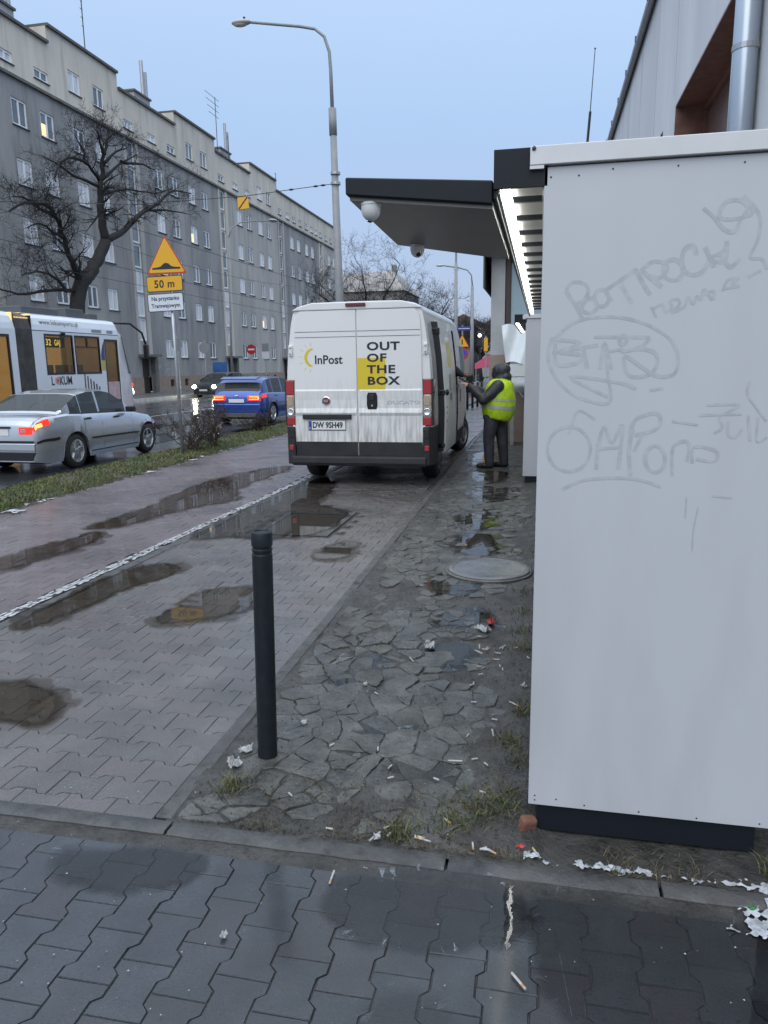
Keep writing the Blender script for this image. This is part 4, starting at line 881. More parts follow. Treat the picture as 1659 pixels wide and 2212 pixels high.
def section(S, wallm, label, tall, ln=14.0, first=0):
    XB = -26
    t = thing('apartment_building', label, 'building', (XB, S, -.03), 0, 'joined sections of the long apartment block')
    cols = [(3.8, 4.95), (6.0, 7.15), (8.85, 9.95), (11.0, 12.1)]; rows = [2.37+2.82*k for k in range(5)]
    stair = (.15, 1.45)
    H = []
    for z in rows:
        for a, c in cols:
            if c < ln: H.append((a, c, z, z+1.28))
    st = [(.30, 1.30, 3.45+k*1.55, 3.45+k*1.55+1.45) for k in range(8)]
    dr_ = [(.35, 1.35, .05, 2.3)]
    b = B(); holed(b, 0, 0, ln, 1.08, 15.9, H+st+[(.35, 1.35, 1.08, 2.3)]); b.quad((-10, 0, -.3), (0, 0, -.3), (0, 0, 18.4), (-10, 0, 18.4)); b.quad((-10, ln, -.3), (-10, ln, 18.4), (0, ln, 18.4), (0, ln, -.3))
    b.build('wall', wallm, t)
    b = B(); bh = [(a+.2, a+.8, .35, .85) for a, c in cols if c < ln]
    holed(b, .05, 0, .35, -.2, 1.08, []); holed(b, .05, 1.35, ln, -.2, 1.08, bh); b.quad((0, 0, 1.08), (.05, 0, 1.08), (.05, ln, 1.08), (0, ln, 1.08))
    b.build('plinth', mBrickP, t)
    for a, c, d, e in bh: B().box(-.06, -.05, a, c, d, e).build('cellar_window', mDoorD, t)
    # entrance
    d_ = B().box(-.12, -.08, .35, 1.35, .0, 2.3).build('door', mDoorD, t); B().box(-.08, -.04, 1.2, 1.24, 1.0, 1.15).build('handle', mGalv, d_)
    B().box(.0, .75, -.05, 1.75, 2.4, 2.55).build('entrance_canopy', mConcD, t)
    B().box(.02, .32, 1.48, 1.9, -.2, 2.39).build('entrance_pier', mConcD, t)
    # staircase: a slightly projecting strip with tall windows
    B().box(.002, .07, .02, .27, 2.56, 15.85).box(.002, .07, 1.33, 1.75, 2.56, 15.85).build('stair_pilaster', mGreyB if wallm != mGreyB else mBeige, t)
    for a, c, d, e in st:
        o = window(t, a, c, d, e, 0, False, (.99,), curtain=d < 8)
    # top storey in beige
    lo, hi = 18.45, 19.32
    segs = [(0, 7.1, lo), (7.1, 13.85, hi), (13.85, ln, lo)] if tall else [(0, ln, lo)]
    A = []
    if tall: A += [(.25, 1.35, 16.42, 16.94), (3.15, 4.2, 16.42, 16.94), (5.8, 6.95, 16.42, 16.94), (8.75, 9.85, 16.72, 17.84), (11.1, 12.2, 16.72, 17.84)]
    else: A += [(q, q+.95, 16.42, 17.0) for q in (.25, 2.6, 4.6, 6.7, 8.8, 10.8, 12.5) if q+1 < ln]
    b = B()
    for a, c, z in segs:
        holed(b, .03, a, c, 15.9, z, [h for h in A if a <= h[0] < c])
    if tall: b.quad((.03, 7.1, lo), (.03, 7.1, hi), (-9, 7.1, hi), (-9, 7.1, lo)); b.quad((.03, 13.85, lo), (-9, 13.85, lo), (-9, 13.85, hi), (.03, 13.85, hi))
    b.quad((0, 0, 15.9), (.03, 0, 15.9), (.03, ln, 15.9), (0, ln, 15.9))
    b.build('top_wall', mBeige, t)
    B().box(.031, .16, 0.001, ln-.001, 15.82, 15.96).build('cornice', mConcD, t)
    for a, c, z in segs:
        r_ = B().box(-10, .18, a+.002, c-.002, z+.002, z+.14).build('roof', mRoofM, t)
    for i, (a, c, d, e) in enumerate(H):
        o = window(t, a, c, d, e)
        if (S, i) in ((31.3, 17), (59.3, 6), (45.3, 14)): B().box(-.088, -.084, .12, .5, .12, .7).build('lit_lamp', MATS['lit_room'], o)
    for a, c, d, e in A: window(t, a, c, d, e, .03, True, (.5,) if d > 16.5 or True else None)
    if tall:
        ch = B().box(-3.4, -1.6, 4.8, 6.9, 18.5, 20.1).build('chimney_stack', M('pale_render', (.38, .39, .4), (.3, .3, .31), scale=1, rough=.8), t)
        B().box(-3.5, -1.5, 4.7, 7.0, 20.1, 20.22).build('chimney_cap', mRoofM, ch)
        for y_, h_ in ((6.3, 2.3), (6.75, 1.7)): B().tube([(-1.75, y_, 20.2), (-1.75, y_, 20.2+h_)], .13, 8).build('vent_pipe', mGalv, ch)
    for y_, h_ in ((1.2, .6), (2.8, .5), (4.1, .9)): B().tube([(-1.2, y_, 18.55), (-1.2, y_, 18.6+h_)], .07, 6).build('vent_pipe', mRoofM, t)
    return t
mLit = M('lit_room', (.8, .6, .3), emis=(1, .72, .35), es=.8)
section(31.3, mGreyA, 'nearest grey block section with the tallest tin chimney, behind the tram', True)
section(45.3, mGreyA, 'dark blue grey block section directly behind the road hump sign', True)
section(59.3, mGreyB, 'lighter grey block section behind the curved street lamp', True)
section(73.3, mGreyA, 'dark grey far block section with a row of small attic windows', False)
section(87.3, mGreyB, 'farthest pale block section seen beside the tall lamp post', False, 9.0)
section(17.3, mGreyB, 'grey block section hidden mostly left of the tram', True) if False else None
def antenna(label, x, y, z, h, n, w_):
    t = thing('roof_antenna', label, 'antenna', (x, y, z), 0, 'aerials on the apartment roofs')
    B().tube([(0, 0, 0), (0, 0, h)], .03, 6).build('mast', mSill, t)
    for i in range(n): B().tube([(0, -w_*(1-.1*i), h-.1-i*.45), (0, w_*.4*(1-.1*i), h-.1-i*.45)], .018, 5).build('rod', mSill, t)
antenna('lattice aerial on the raised roof of the nearest block section', -26.6, 43.0, 19.4, 3.6, 5, .25)
antenna('tall comb aerial standing above the lower roof beyond the tree', -26.6, 61.2, 18.5, 4.6, 4, 1.9)
antenna('small mast beside the third chimney', -26.4, 63.0, 18.5, 2.2, 1, .1)
antenna('short mast on the far low roof near the lamp post', -26.4, 74.5, 18.5, 1.9, 2, .3)
# graffiti on the grey wall near the entrance
mScr = M('pale_spray', (.4, .41, .42), rough=.8); rr = random.Random(4)
gt = None
for y_, z_, s_ in ((47.8, 1.7, .7), (49, 1.5, .6), (54.8, 1.6, .7), (56.0, 1.5, .6), (57.4, 1.6, .6)):
    pts = [(y_+s_*math.cos(k*1.3+rr.random())*rr.uniform(.2, 1), z_+.45*math.sin(k*1.9+rr.random())*rr.uniform(.3, 1)) for k in range(12)]
    b = B(); q = []
    ribbon(b, pts, .035, 0); b.v = [(-25.985-.0004*i, v[0], v[2]-.03) for i, v in enumerate(b.v)]
    o = b.build('wall_scribble', mScr); tag(o, ['white scrawl by the left window bars', 'white scrawl under the second ground window', 'pale tag under the third ground window', 'pale looping tag between ground windows', 'pale tag beside the second entrance'][[47.8, 49, 54.8, 56.0, 57.4].index(y_)], 'graffiti', 'spray scrawls on the block wall')

# ------------------------------------------------------------------ right-hand buildings
mConcW = M('grey_render', (.72, .73, .74), (.62, .63, .64), scale=.9, rough=.85, stretch=(1, 1, .25), bump=.35, bscale=60)
hb_ = thing('concrete_building', 'grey rendered building with brown framed windows above the parcel locker', 'building', (2.0, 0, 0))
b = B(); wins = [(8.95, 13.8, 2.6, 5.68), (15.1, 18.2, 2.6, 5.9), (3.5, 7.6, 2.6, 5.6), (19.6, 23, 2.6, 5.9)]
Yl = sorted(set([1.0, 28]+[q for w_ in wins for q in w_[:2]])); 
def holedL(b, x, y0, y1, z0, z1, holes, depth):
    c = B(); holed(c, -x, y0, y1, z0, z1, holes, depth); b.add([(-p[0], p[1], p[2]) for p in c.v], [f[::-1] for f in c.f])
holedL(b, 0, 2.0, 28, 0, 8.62, [(a, c, 2.6, 5.68) if True else 0 for a, c, _, _ in wins], .55)
b.quad((0, 28, 0), (6, 28, 0), (6, 28, 8.6), (0, 28, 8.6)); b.quad((0, 2, 0), (0, 2, 8.6), (6, 2, 8.6), (6, 2, 0))
b.build('wall', mConcW, hb_)
mBrown = M('brown_frame', (.15, .07, .05), (.22, .11, .08), scale=6, rough=.55)
mBrick2 = M('dusty_pane', (.2, .115, .095), (.13, .08, .07), scale=5, rough=.35)
for a, c, _, _ in wins:
    o = B().box(.44, .5, a, c, 5.55, 5.68).box(.44, .5, a, a+.1, 2.6, 5.55).box(.44, .5, c-.1, c, 2.6, 5.55).box(.44, .5, (a+c)/2-.06, (a+c)/2+.06, 2.6, 5.55).box(.44, .5, a+.1, c-.1, 4.2, 4.28).build('window_frame', mBrown, hb_)
    B().box(.5, .52, a+.02, c-.02, 2.62, 5.66).build('pane', mBrick2, o)
    B().box(.002, .44, c-.03, c-.002, 2.62, 5.66).build('brown_reveal', mBrown, o); B().box(.002, .44, a+.03, c-.03, 5.655, 5.679).build('brown_reveal', mBrown, o)
B().box(-.06, 6, 1.9, 28.1, 8.625, 8.75).build('roof', mRoofM, hb_)
gut = B().tube([(-.1, 1.9, 8.62), (-.1, 28.1, 8.62)], .075, 10).build('gutter', mGalv, hb_, smooth=True)
for y_ in range(3, 28, 2): B().box(-.185, -.015, y_, y_+.05, 8.60, 8.72).build('gutter_clip', mSill, gut)
dp = B().tube([(-.13, 8.6, 0), (-.13, 8.6, 8.6)], .12, 18).build('downpipe', M('zinc_pipe', (.5, .55, .6), (.4, .45, .5), scale=2, rough=.3, metal=.6, stretch=(1, 1, .2)), hb_, smooth=True)
for z in (2.8, 4.6, 6.8): B().lathe([(.128, z), (.128, z+.05)], 18, (-.13, 8.6, 0)).build('pipe_clip', mGalv, dp)
for y_ in (13.98, 16.4, 19.0, 21.5, 24.2): B().box(-.004, .0, y_, y_+.012, 5.9, 8.6).build('panel_joint', M('joint_white', (.42, .43, .43), rough=.8), hb_)
# shop with pillar
sh = thing('corner_shop', 'low corner building with grey pillar, pale blue wall and snowy eaves behind the worker', 'building', (-1.12, 15.8, 0))
mBlue = M('pale_blue_render', (.33, .43, .47), (.29, .38, .42), scale=1, rough=.8); mGreyP = M('pillar_render', (.42, .43, .43), (.36, .37, .37), scale=2, rough=.8)
mTan = M('tan_render', (.3, .235, .19), (.24, .185, .15), scale=2, rough=.85, bump=.2)
B().box(.05, .33, 0, .5, 1.79, 3.75).build('pillar', mGreyP, sh)
B().box(.03, .345, -.012, .52, -.1, 1.79).build('pillar_base', mTan, sh)
B().box(.06, 3.2, .5, 6, -.1, 1.0).box(.45, 3.2, -.1, .5, -.1, 1.12).build('tan_wall', mTan, sh)
B().box(.45, 3.2, .05, .5, 1.12, 3.6).box(.06, 3.2, .52, 6, 1.0, 3.6).build('blue_wall', mBlue, sh)
B().box(.345, .44, .02, .14, -.1, 3.72).build('brown_post', M('brown_post', (.05, .03, .025), rough=.5), sh)
B().box(-.06, 3.4, -.35, 6.2, 3.76, 3.92).build('eaves', M('eaves_dark', (.05, .05, .052), rough=.6), sh)
B().box(-.09, -.06, -.35, 6.2, 3.1, 3.95).build('eaves_flashing', mSill, sh)
rows = []
for i in range(61):
    x = -.05+3.4*i/60; d = .05+.045*abs(nse(x, 0, 9)); rows.append([(x, -.37, 3.93-d*1.3), (x, -.39, 3.95-d*.4), (x, -.36, 3.97), (x, .1, 3.99), (x, .3, 3.93)])
mSnow = M('old_snow', (.58, .6, .63), (.26, .27, .28), scale=40, rough=.6, bump=.5, bscale=80)
B().grid(rows).build('snow_edge', mSnow, sh, smooth=True)
rows = [[(.10+.016*j, -.014, .3+.1*i) for j in (0, 1)] for i in (0, 1)]
for pts in ([(.08, 1.5), (.28, 1.52)], [(.12, 1.45), (.14, 1.0), (.12, .7)], [(.26, 1.4), (.18, 1.2), (.27, 1.1), (.2, 1.0)], [(.2, 1.45), (.2, 1.2), (.3, 1.3)]):
    b = B(); ribbon(b, pts, .009, -.016); b.build('scrawl', mSill, sh)
tp = thing('market_stall', 'white tarpaulin draped over a counter between pale blue wall and second locker', 'stall', (-.66, 15.3, 0))
b = B(); rows = []
for i in range(15):
    z = lerp(2.35, 1.62, i/14); rows.append([(lerp(-.16+.10*i/14, .8, j/12), -.02-.06*math.sin(j*1.1+i*.25)-.25*i/14, z+.03*math.sin(j*.9)) for j in range(13)])
b.grid(rows).build('tarpaulin', M('white_tarp', (.6, .66, .67), (.7, .74, .75), scale=3, rough=.3), tp, smooth=True)
B().box(.02, .9, -.3, .1, 1.36, 1.60).build('counter_front', M('tarp_white2', (.68, .71, .7), rough=.4), tp)
rows = [[(lerp(.06+.1*(i/8)**2, .8, j/8), -.28-.10*math.sin(i/8*PI)+.02*nse(j, i, .9), lerp(1.36, 1.0+.03*math.sin(j), i/8)) for j in range(9)] for i in range(9)]
B().grid(rows).build('hanging_sack', M('grey_sack', (.33, .36, .36), (.45, .48, .48), scale=8, rough=.35), tp, smooth=True)
B().tube([(.1, -.3, 1.2), (.3, -.34, .95)], .016, 6).build('pole', mGalv, tp)
B().box(.05, .12, -.2, .0, 0, 1.37).box(.8, .87, -.2, 0, 0, 1.37).build('leg', mGalv, tp)
# ================================================================== CARS AND TRAM
mSilver = M('silver_paint', (.55, .57, .60), (.52, .54, .57), scale=3, rough=.26, metal=.7, coat=.8, crough=.03)
mBluePt = M('blue_paint', (.025, .07, .30), rough=.2, metal=.5, coat=.9, crough=.04)
mDarkPt = M('dark_paint', (.02, .024, .028), rough=.3, metal=.3, coat=.9)
mAlloy = M('alloy', (.55, .56, .58), rough=.25, metal=.9)
mTailOn = M('tail_lit', (.6, .02, .01), rough=.2, emis=(1, .04, .015), es=.75)
mTailHot = M('tail_hot', (.9, .3, .05), rough=.2, emis=(1, .36, .09), es=2.4)
mHead = M('head_lit', (1, 1, .9), emis=(1, .95, .75), es=110)
mCarGl = glass('car_glass', (.09, .10, .10), .45)
mCarIn = M('car_interior', (.02, .02, .022), rough=.8)
def car(name, label, loc, rz, L_, W_, dk, rf, gw, paint, wheels, r, arch_r, wplan, group, bot=.17, wcol=None, tumble=.24):
    t = thing(name, label, 'car', loc, rz, group)
    deck, roof, wp = pl(dk), pl(rf), pl(wplan); hw = W_/2
    yst = set([a for a, _ in dk+rf+wplan])
    for c in wheels: yst |= set(round(c+arch_r*math.sin(k*PI/16), 4) for k in range(-8, 9))
    for a in range(int(L_/.12)): yst.add(round(a*.12+.02, 3))
    for a, c, _ in gw: yst |= {a, c}
    yst = sorted(q for q in yst if 0 <= q <= L_)
    q = [yst[0]]
    for a in yst[1:]:
        if a-q[-1] > .012: q.append(a)
    yst = q
    def sec(y):
        w_ = hw*wp(y); zd = deck(y); zr = max(roof(y), zd); g = zr-zd; zb = bot
        if y < .3: zb = bot+.06*(1-y/.3)
        if y > L_-.3: zb = bot+.04*(1-(L_-y)/.3)
        az = 0
        for c in wheels:
            if abs(y-c) < arch_r: az = r+math.sqrt(arch_r**2-(y-c)**2)*.96
        Zs = [zb, lerp(zb, zd, .12), lerp(zb, zd, .35), lerp(zb, zd, .6), lerp(zb, zd, .82), zd-.035]
        Xs = [.93, .975, .995, 1.0, .985, .95]
        pts = [(w_*x, max(z, az)) for x, z in zip(Xs, Zs)]
        k = min(1, g/.35)
        pts.append((w_*.905, zd))
        pts.append((w_*.905-tumble*g*.45, zd+g*.5+.008*(1-k)))
        pts.append((w_*.905-tumble*g*.9 if k > .2 else w_*(.905-.1*(1-k)), zd+g*.9+.012*(1-k)))
        pts.append((max(.05, w_*.70-.04*k), zd+g*.972+.02*(1-k)))
        pts.append((w_*.38, zd+g*.997+.028*(1-k)))
        pts.append((0, zd+g+.03*(1-k)))
        return pts
    secs = [sec(y) for y in yst]; n = len(secs[0]); body = B(); glass_ = {}
    for side in (1, -1):
        for i in range(len(yst)-1):
            ym = (yst[i]+yst[i+1])/2
            for j in range(n-1):
                qd = [(side*secs[i][j][0], yst[i], secs[i][j][1]), (side*secs[i+1][j][0], yst[i+1], secs[i+1][j][1]), (side*secs[i+1][j+1][0], yst[i+1], secs[i+1][j+1][1]), (side*secs[i][j+1][0], yst[i], secs[i][j+1][1])]
                if side < 0: qd = qd[::-1]
                hit = None
                for a, c, kind in gw:
                    if a <= ym <= c:
                        if kind == 'side' and j in (6, 7): hit = ('side_window', a, side)
                        if kind == 'screen' and j in (8, 9, 10): hit = ('screen', a, 0)
                if hit: glass_.setdefault(hit, B()).quad(*qd)
                else: body.quad(*qd)
    for s0, rev in ((secs[0], True), (secs[-1], False)):
        y = yst[0] if rev else yst[-1]; k = len(body.v); body.v += [(x, y, z) for x, z in s0]+[(-x, y, z) for x, z in s0[::-1]]; f = tuple(range(k, k+2*n)); body.f.append(f)
    body.build('body', paint, t, smooth=True, split=33, normals=True)
    for (nm, a, sd_), b in glass_.items():
        b.build('windscreen' if nm == 'screen' and a > L_*.5 else 'rear_window' if nm == 'screen' else 'side_window', mCarGl, t, smooth=True, normals=True)
    B().box(-hw*.8, hw*.8, L_*.1, L_*.9, bot-.02, bot+.35).build('interior', mCarIn, t)
    mS = M('car_seat', (.035, .035, .038), (.05, .05, .052), scale=9, rough=.8)
    for sy, zt in ((L_*.32, deck(L_*.4)+.12), (L_*.50, deck(L_*.5)+.18)):
        for sx_ in (-.36, .36):
            B().box(sx_-.24, sx_+.24, sy, sy+.12, bot+.3, zt).box(sx_-.24, sx_+.24, sy+.1, sy+.5, bot+.3, bot+.42).build('seat', mS, t, bevel=.03); B().box(sx_-.12, sx_+.12, sy-.02, sy+.08, zt+.03, zt+.2).build('headrest', mS, t, bevel=.03)
    B().box(-hw*.75, hw*.75, L_*.66, L_*.72, bot+.4, deck(L_*.66)-.02).build('dashboard', mCarIn, t)
    for c in wheels:
        for s_ in (-1, 1):
            B().box(min(s_*hw*.70, s_*hw*.93), max(s_*hw*.70, s_*hw*.93), c-arch_r*.98, c+arch_r*.98, r*1.1, r+arch_r*.8).build('wheel_liner', mBlack, t)
            wheel(t, s_*(hw*wp(c)-.125), c, r, .205, wcol or mAlloy, s_)
    def S(y, u):
        s0 = sec(y); j = min(int(u), n-2); f = u-j; return lerp(s0[j][0], s0[j+1][0], f), lerp(s0[j][1], s0[j+1][1], f)
    def patch(nm, mt, y0, y1, u0, u1, off, side=1, ny_=5, nu=5, par=None):
        b = B(); rows = []
        for i in range(nu+1):
            row = []
            for k in range(ny_+1):
                y = lerp(y0, y1, k/ny_); x, z = S(y, lerp(u0, u1, i/nu)); row.append((side*(x+off), y-(off if y < L_*.2 else 0)+(off if y > L_*.8 else 0), z))
            rows.append(row)
        return b.grid(rows).build(nm, mt, par or t, smooth=True)
    return t, patch, S
# --- silver saloon
t, patch, S = car('silver_car', 'silver saloon car with lit red tail light beside the verge', (-9.28, 11.22, -.18), R(-1.2), 4.12, 1.74,
    [(0, .82), (.06, .93), (.25, .985), (.85, 1.01), (1.3, .985), (2.9, .93), (3.1, .90), (3.7, .80), (3.95, .70), (4.12, .52)],
    [(0, .8), (.62, 1.0), (.95, 1.19), (1.3, 1.365), (1.65, 1.42), (2.1, 1.425), (2.4, 1.37), (2.75, 1.17), (3.08, .92), (4.12, .5)],
    [(.70, 1.28, 'screen'), (2.42, 3.02, 'screen'), (.98, 1.30, 'side'), (1.32, 1.84, 'side'), (1.90, 2.78, 'side')], mSilver, (1.02, 3.52), .318, .375,
    [(0, .86), (.05, .92), (.15, .965), (.45, .99), (1.0, 1), (3.2, 1), (3.7, .97), (3.95, .90), (4.08, .8), (4.12, .7)], 'cars on the wet road')
for s_ in (-1, 1):
    tl = patch('tail_light', mTailOn, .015, .34, 4.05, 5.1, .006, s_)
    patch('light_unit', mTailHot, .035, .16, 4.15, 4.75, .010, s_, par=tl)
    patch('rub_strip', mBlack, .03, .55, 2.55, 2.78, .012, s_); patch('rub_strip', mBlack, 1.48, 3.1, 2.25, 2.4, .012, s_)
    patch('door_seam', mSeam, 1.855, 1.862, .3, 6, .003, s_); patch('door_seam', mSeam, 2.93, 2.937, .3, 6, .003, s_); patch('door_seam', mSeam, 1.30, 1.307, 2.6, 6, .003, s_)
    for y in (1.42, 2.35):
        x, z = S(y, 4.45); h = B().tube([(s_*(x+.004), y-.09, z), (s_*(x+.028), y-.05, z+.01), (s_*(x+.028), y+.06, z+.01), (s_*(x+.004), y+.1, z)], .016, 8).build('door_handle', mBlack, t, smooth=True)
    B().prism([(2.68, .93), (2.80, .93), (2.84, 1.0), (2.78, 1.05), (2.66, 1.04)], 'x', min(s_*.86, s_*1.02), max(s_*.86, s_*1.02)).build('wing_mirror', mBlack, t, bevel=.02)
    patch('head_light', mClear, 3.92, 4.1, 3.9, 4.9, .005, s_); patch('window_trim', mBlack, .95, 2.95, 5.9, 6.1, .005, s_, 20, 1); patch('sill_line', mSeam, 1.45, 3.1, .95, 1.08, .003, s_, 20, 1)
B().box(-.75, .75, -.03, .0, .555, .60).build('bumper_strip', mBlack, t, bevel=.008)
B().prism([(-.76, .42), (.76, .42), (.77, .56), (-.77, .56)], 'y', -.03, .02).build('rear_bumper', mSilver, t, bevel=.02)
B().prism([(-.7, .25), (.7, .25), (.76, .40), (-.76, .40)], 'y', -.01, .03).build('bumper_valance', mBlack, t, bevel=.01)
for s_ in (-1, 1):
    B().box(min(s_*.46, s_*.735), max(s_*.46, s_*.735), -.008, .03, .70, .84).build('tail_light', mTailOn, t, bevel=.02)
    B().box(min(s_*.5, s_*.6), max(s_*.5, s_*.6), -.012, .0, .74, .80).build('reverse_light', M('reverse_grey', (.5, .3, .28), rough=.2), t, bevel=.01)
pp = B().box(-.26, .26, -.012, .0, .69, .80).build('number_plate', MATS['plate_white'], t); 
B().box(-.3, .3, -.03, .0, .815, .845).build('plate_handle', mBlack, t, bevel=.006)
text('boot_number', '320', mChrome, t, (.36, -.0125, .86), .07, sx=1.0) if False else None
# --- blue hatchback
t, patch, S = car('blue_hatchback', 'bright blue hatchback with glowing tail lights driving away past the van', (-9.42, 22.1, -.18), R(-3), 4.3, 1.82,
    [(0, .82), (.05, .95), (.12, .98), (.6, .99), (1.6, .96), (3.0, .92), (3.3, .9), (3.9, .78), (4.2, .62), (4.3, .5)],
    [(0, .8), (.05, 1.0), (.35, 1.32), (.5, 1.42), (.9, 1.475), (1.8, 1.49), (2.4, 1.42), (2.9, 1.15), (3.3, .9), (4.3, .5)],
    [(.08, .36, 'screen'), (2.45, 3.2, 'screen'), (.62, .95, 'side'), (1.0, 1.7, 'side'), (1.78, 2.7, 'side')], mBluePt, (.8, 3.45), .325, .385,
    [(0, .88), (.04, .93), (.15, .97), (.5, .995), (1, 1), (3.2, 1), (3.9, .94), (4.2, .84), (4.3, .72)], 'cars on the wet road')
for s_ in (-1, 1):
    tl = patch('tail_light', mTailOn, .01, .36, 4.1, 5.0, .006, s_); B().box(min(s_*.38, s_*.80), max(s_*.38, s_*.80), -.022, .02, .76, .92).build('tail_light', mTailOn, t, bevel=.03)
    b = B().box(min(s_*.44, s_*.76), max(s_*.44, s_*.76), -.03, -.018, .79, .812).box(min(s_*.44, s_*.76), max(s_*.44, s_*.76), -.03, -.018, .865, .885).box(min(s_*.74, s_*.765), max(s_*.74, s_*.765), -.031, -.018, .79, .885)
    b.build('light_guide', mTailHot, t)
    B().box(min(s_*.66, s_*.76), max(s_*.66, s_*.76), -.035, .0, .42, .55).build('reflector', mTailOn, t, bevel=.01)
    B().prism([(2.7, .95), (2.82, .95), (2.86, 1.02), (2.8, 1.08), (2.68, 1.07)], 'x', min(s_*.88, s_*1.06), max(s_*.88, s_*1.06)).build('wing_mirror', mBluePt, t, bevel=.02)
    for y in (1.1, 2.0):
        x, z = S(y, 4.5); B().tube([(s_*(x+.004), y-.09, z), (s_*(x+.025), y-.05, z), (s_*(x+.025), y+.06, z), (s_*(x+.004), y+.09, z)], .015, 6).build('door_handle', mBluePt, t, smooth=True)
    patch('door_seam', mSeam, 1.735, 1.742, .3, 6, .003, s_)
B().prism([(-.78, .36), (.78, .36), (.82, .52), (.8, .66), (-.8, .66), (-.82, .52)], 'y', -.045, .03).build('rear_bumper', mBluePt, t, bevel=.03)
B().prism([(-.62, .24), (.62, .24), (.70, .37), (-.70, .37)], 'y', -.04, .03).build('diffuser', M('diffuser_grey', (.09, .085, .075), rough=.4), t, bevel=.01)
B().box(-.26, .26, -.03, .0, .70, .81).build('number_plate', MATS['plate_white'], t)
B().prism([(.38, 1.44), (.16, 1.40), (.15, 1.43), (.4, 1.50)], 'x', -.62, .62).build('roof_spoiler', mBluePt, t, bevel=.01)
B().box(-.06, .06, -.005, .02, .88, .93).build('badge', mChrome, t, bevel=.01)
# --- dark oncoming car
t, patch, S = car('dark_car', 'dark oncoming car with bright headlights behind the blue hatchback', (-19.7, 46.3, -.18), R(176), 4.3, 1.8,
    [(0, .82), (.05, .95), (.12, .98), (.6, .99), (1.6, .96), (3.0, .92), (3.3, .9), (3.9, .80), (4.2, .66), (4.3, .5)],
    [(0, .8), (.05, 1.0), (.35, 1.32), (.5, 1.42), (.9, 1.475), (1.8, 1.49), (2.4, 1.42), (2.9, 1.15), (3.3, .9), (4.3, .5)],
    [(.08, .36, 'screen'), (2.45, 3.2, 'screen'), (.62, .95, 'side'), (1.0, 1.7, 'side'), (1.78, 2.7, 'side')], mDarkPt, (.8, 3.45), .325, .385,
    [(0, .88), (.04, .93), (.15, .97), (.5, .995), (1, 1), (3.2, 1), (3.9, .94), (4.2, .84), (4.3, .72)], 'cars on the wet road')
for s_ in (-1, 1):
    B().ball((s_*.66, 4.22, .66), (.13, .1, .08), 12, 8).build('head_light', mHead, t, smooth=True)
    B().prism([(2.7, .95), (2.82, .95), (2.86, 1.02), (2.8, 1.08), (2.68, 1.07)], 'x', min(s_*.88, s_*1.06), max(s_*.88, s_*1.06)).build('wing_mirror', mDarkPt, t, bevel=.02)
B().box(-.5, .5, 4.26, 4.33, .42, .56).build('grille', mBlack, t)
B().box(-.26, .26, 4.31, 4.345, .40, .51).build('number_plate', MATS['plate_white'], t)

# ------------------------------------------------------------------ tram
mTram = M('tram_white', (.74, .77, .81), (.68, .71, .76), scale=.8, rough=.25, coat=.6)
mBel = M('bellows', (.06, .062, .064), (.11, .11, .108), scale=3, rough=.7)
mTrGl = glass('tram_glass', (.14, .13, .10), .3)
mWarm = M('tram_interior_glow', (.55, .42, .2), (.4, .3, .14), scale=1.2, rough=.7, emis=(1, .68, .24), es=.7)  # walls, floor and ceiling emit this glow in place of interior lamps
tr = thing('tram', 'white articulated tram with lit yellow interior passing behind the silver saloon', 'tram', (-16.2, 0, -.18))
HW = 1.2
def tsec(x0): return None
def shell(y0, y1, wins, name):
    """tram body section: right side with window openings, curved shoulder and roof"""
    b = B(); c = B(); holed(c, HW, y0, y1, .35, 2.98, wins, .06); b.add(c.v, c.f)
    sh_ = [(HW, 2.98), (HW-.03, 3.15), (HW-.10, 3.34), (HW-.2, 3.45), (HW-.4, 3.50), (-HW+.4, 3.50), (-HW+.1, 3.34), (-HW, 2.98), (-HW, .35)]
    b.grid([[(x, y, z) for x, z in sh_] for y in (y0, y1)])
    for y in (y0, y1):
        k = len(b.v); pts = [(x, z) for x, z in sh_]; b.v += [(x, y, z) for x, z in pts]+[(HW, y, .35)]; 
    return b.build(name, mTram, tr, smooth=False)
Wn = [(20.70, 22.05, 1.70, 2.83), (22.22, 23.55, 1.70, 2.83)]
dr1 = (23.88, 24.72, .62, 2.82)
bodyf = shell(20.12, 24.80, Wn+[dr1], 'front_car')
bodyr = shell(8, 19.38, [(18.2, 19.1, .62, 2.82), (16.2, 17.4, .62, 2.82), (13.4, 15.2, 1.70, 2.83), (10, 12, 1.7, 2.83)], 'rear_car')
# nose
prof = pl([(24.8, 3.42), (25.1, 3.30), (25.35, 2.9), (25.75, 2.0), (26.0, 1.5), (26.12, .9), (26.05, .4)])
rows = []
nz_ = [(.35, 25.95, .80), (.7, 26.1, .84), (1.1, 26.12, .86), (1.55, 26.0, .87), (2.0, 25.78, .88), (2.5, 25.52, .89), (2.98, 25.3, .90), (3.3, 25.05, .85), (3.46, 24.9, .7)]
for z, yn, wf in nz_:
    row = []
    for a in range(0, 13):
        u = a/12; ang = u*PI; xr = HW if z < 2.99 else HW-.1-(z-2.98)*.2
        cx_ = math.cos(ang); sy = math.sin(ang)**.55; row.append((xr*math.copysign(abs(cx_)**.6, cx_), 24.8+(yn-24.8)*sy, z))
    rows.append(row)
nose = B().grid(rows)
nose.build('nose', M('tram_nose', (.58, .50, .47), (.62, .64, .68), scale=1.2, rough=.25, coat=.6, lo=.4, hi=.6), tr, smooth=True, normals=True)
rows2 = []
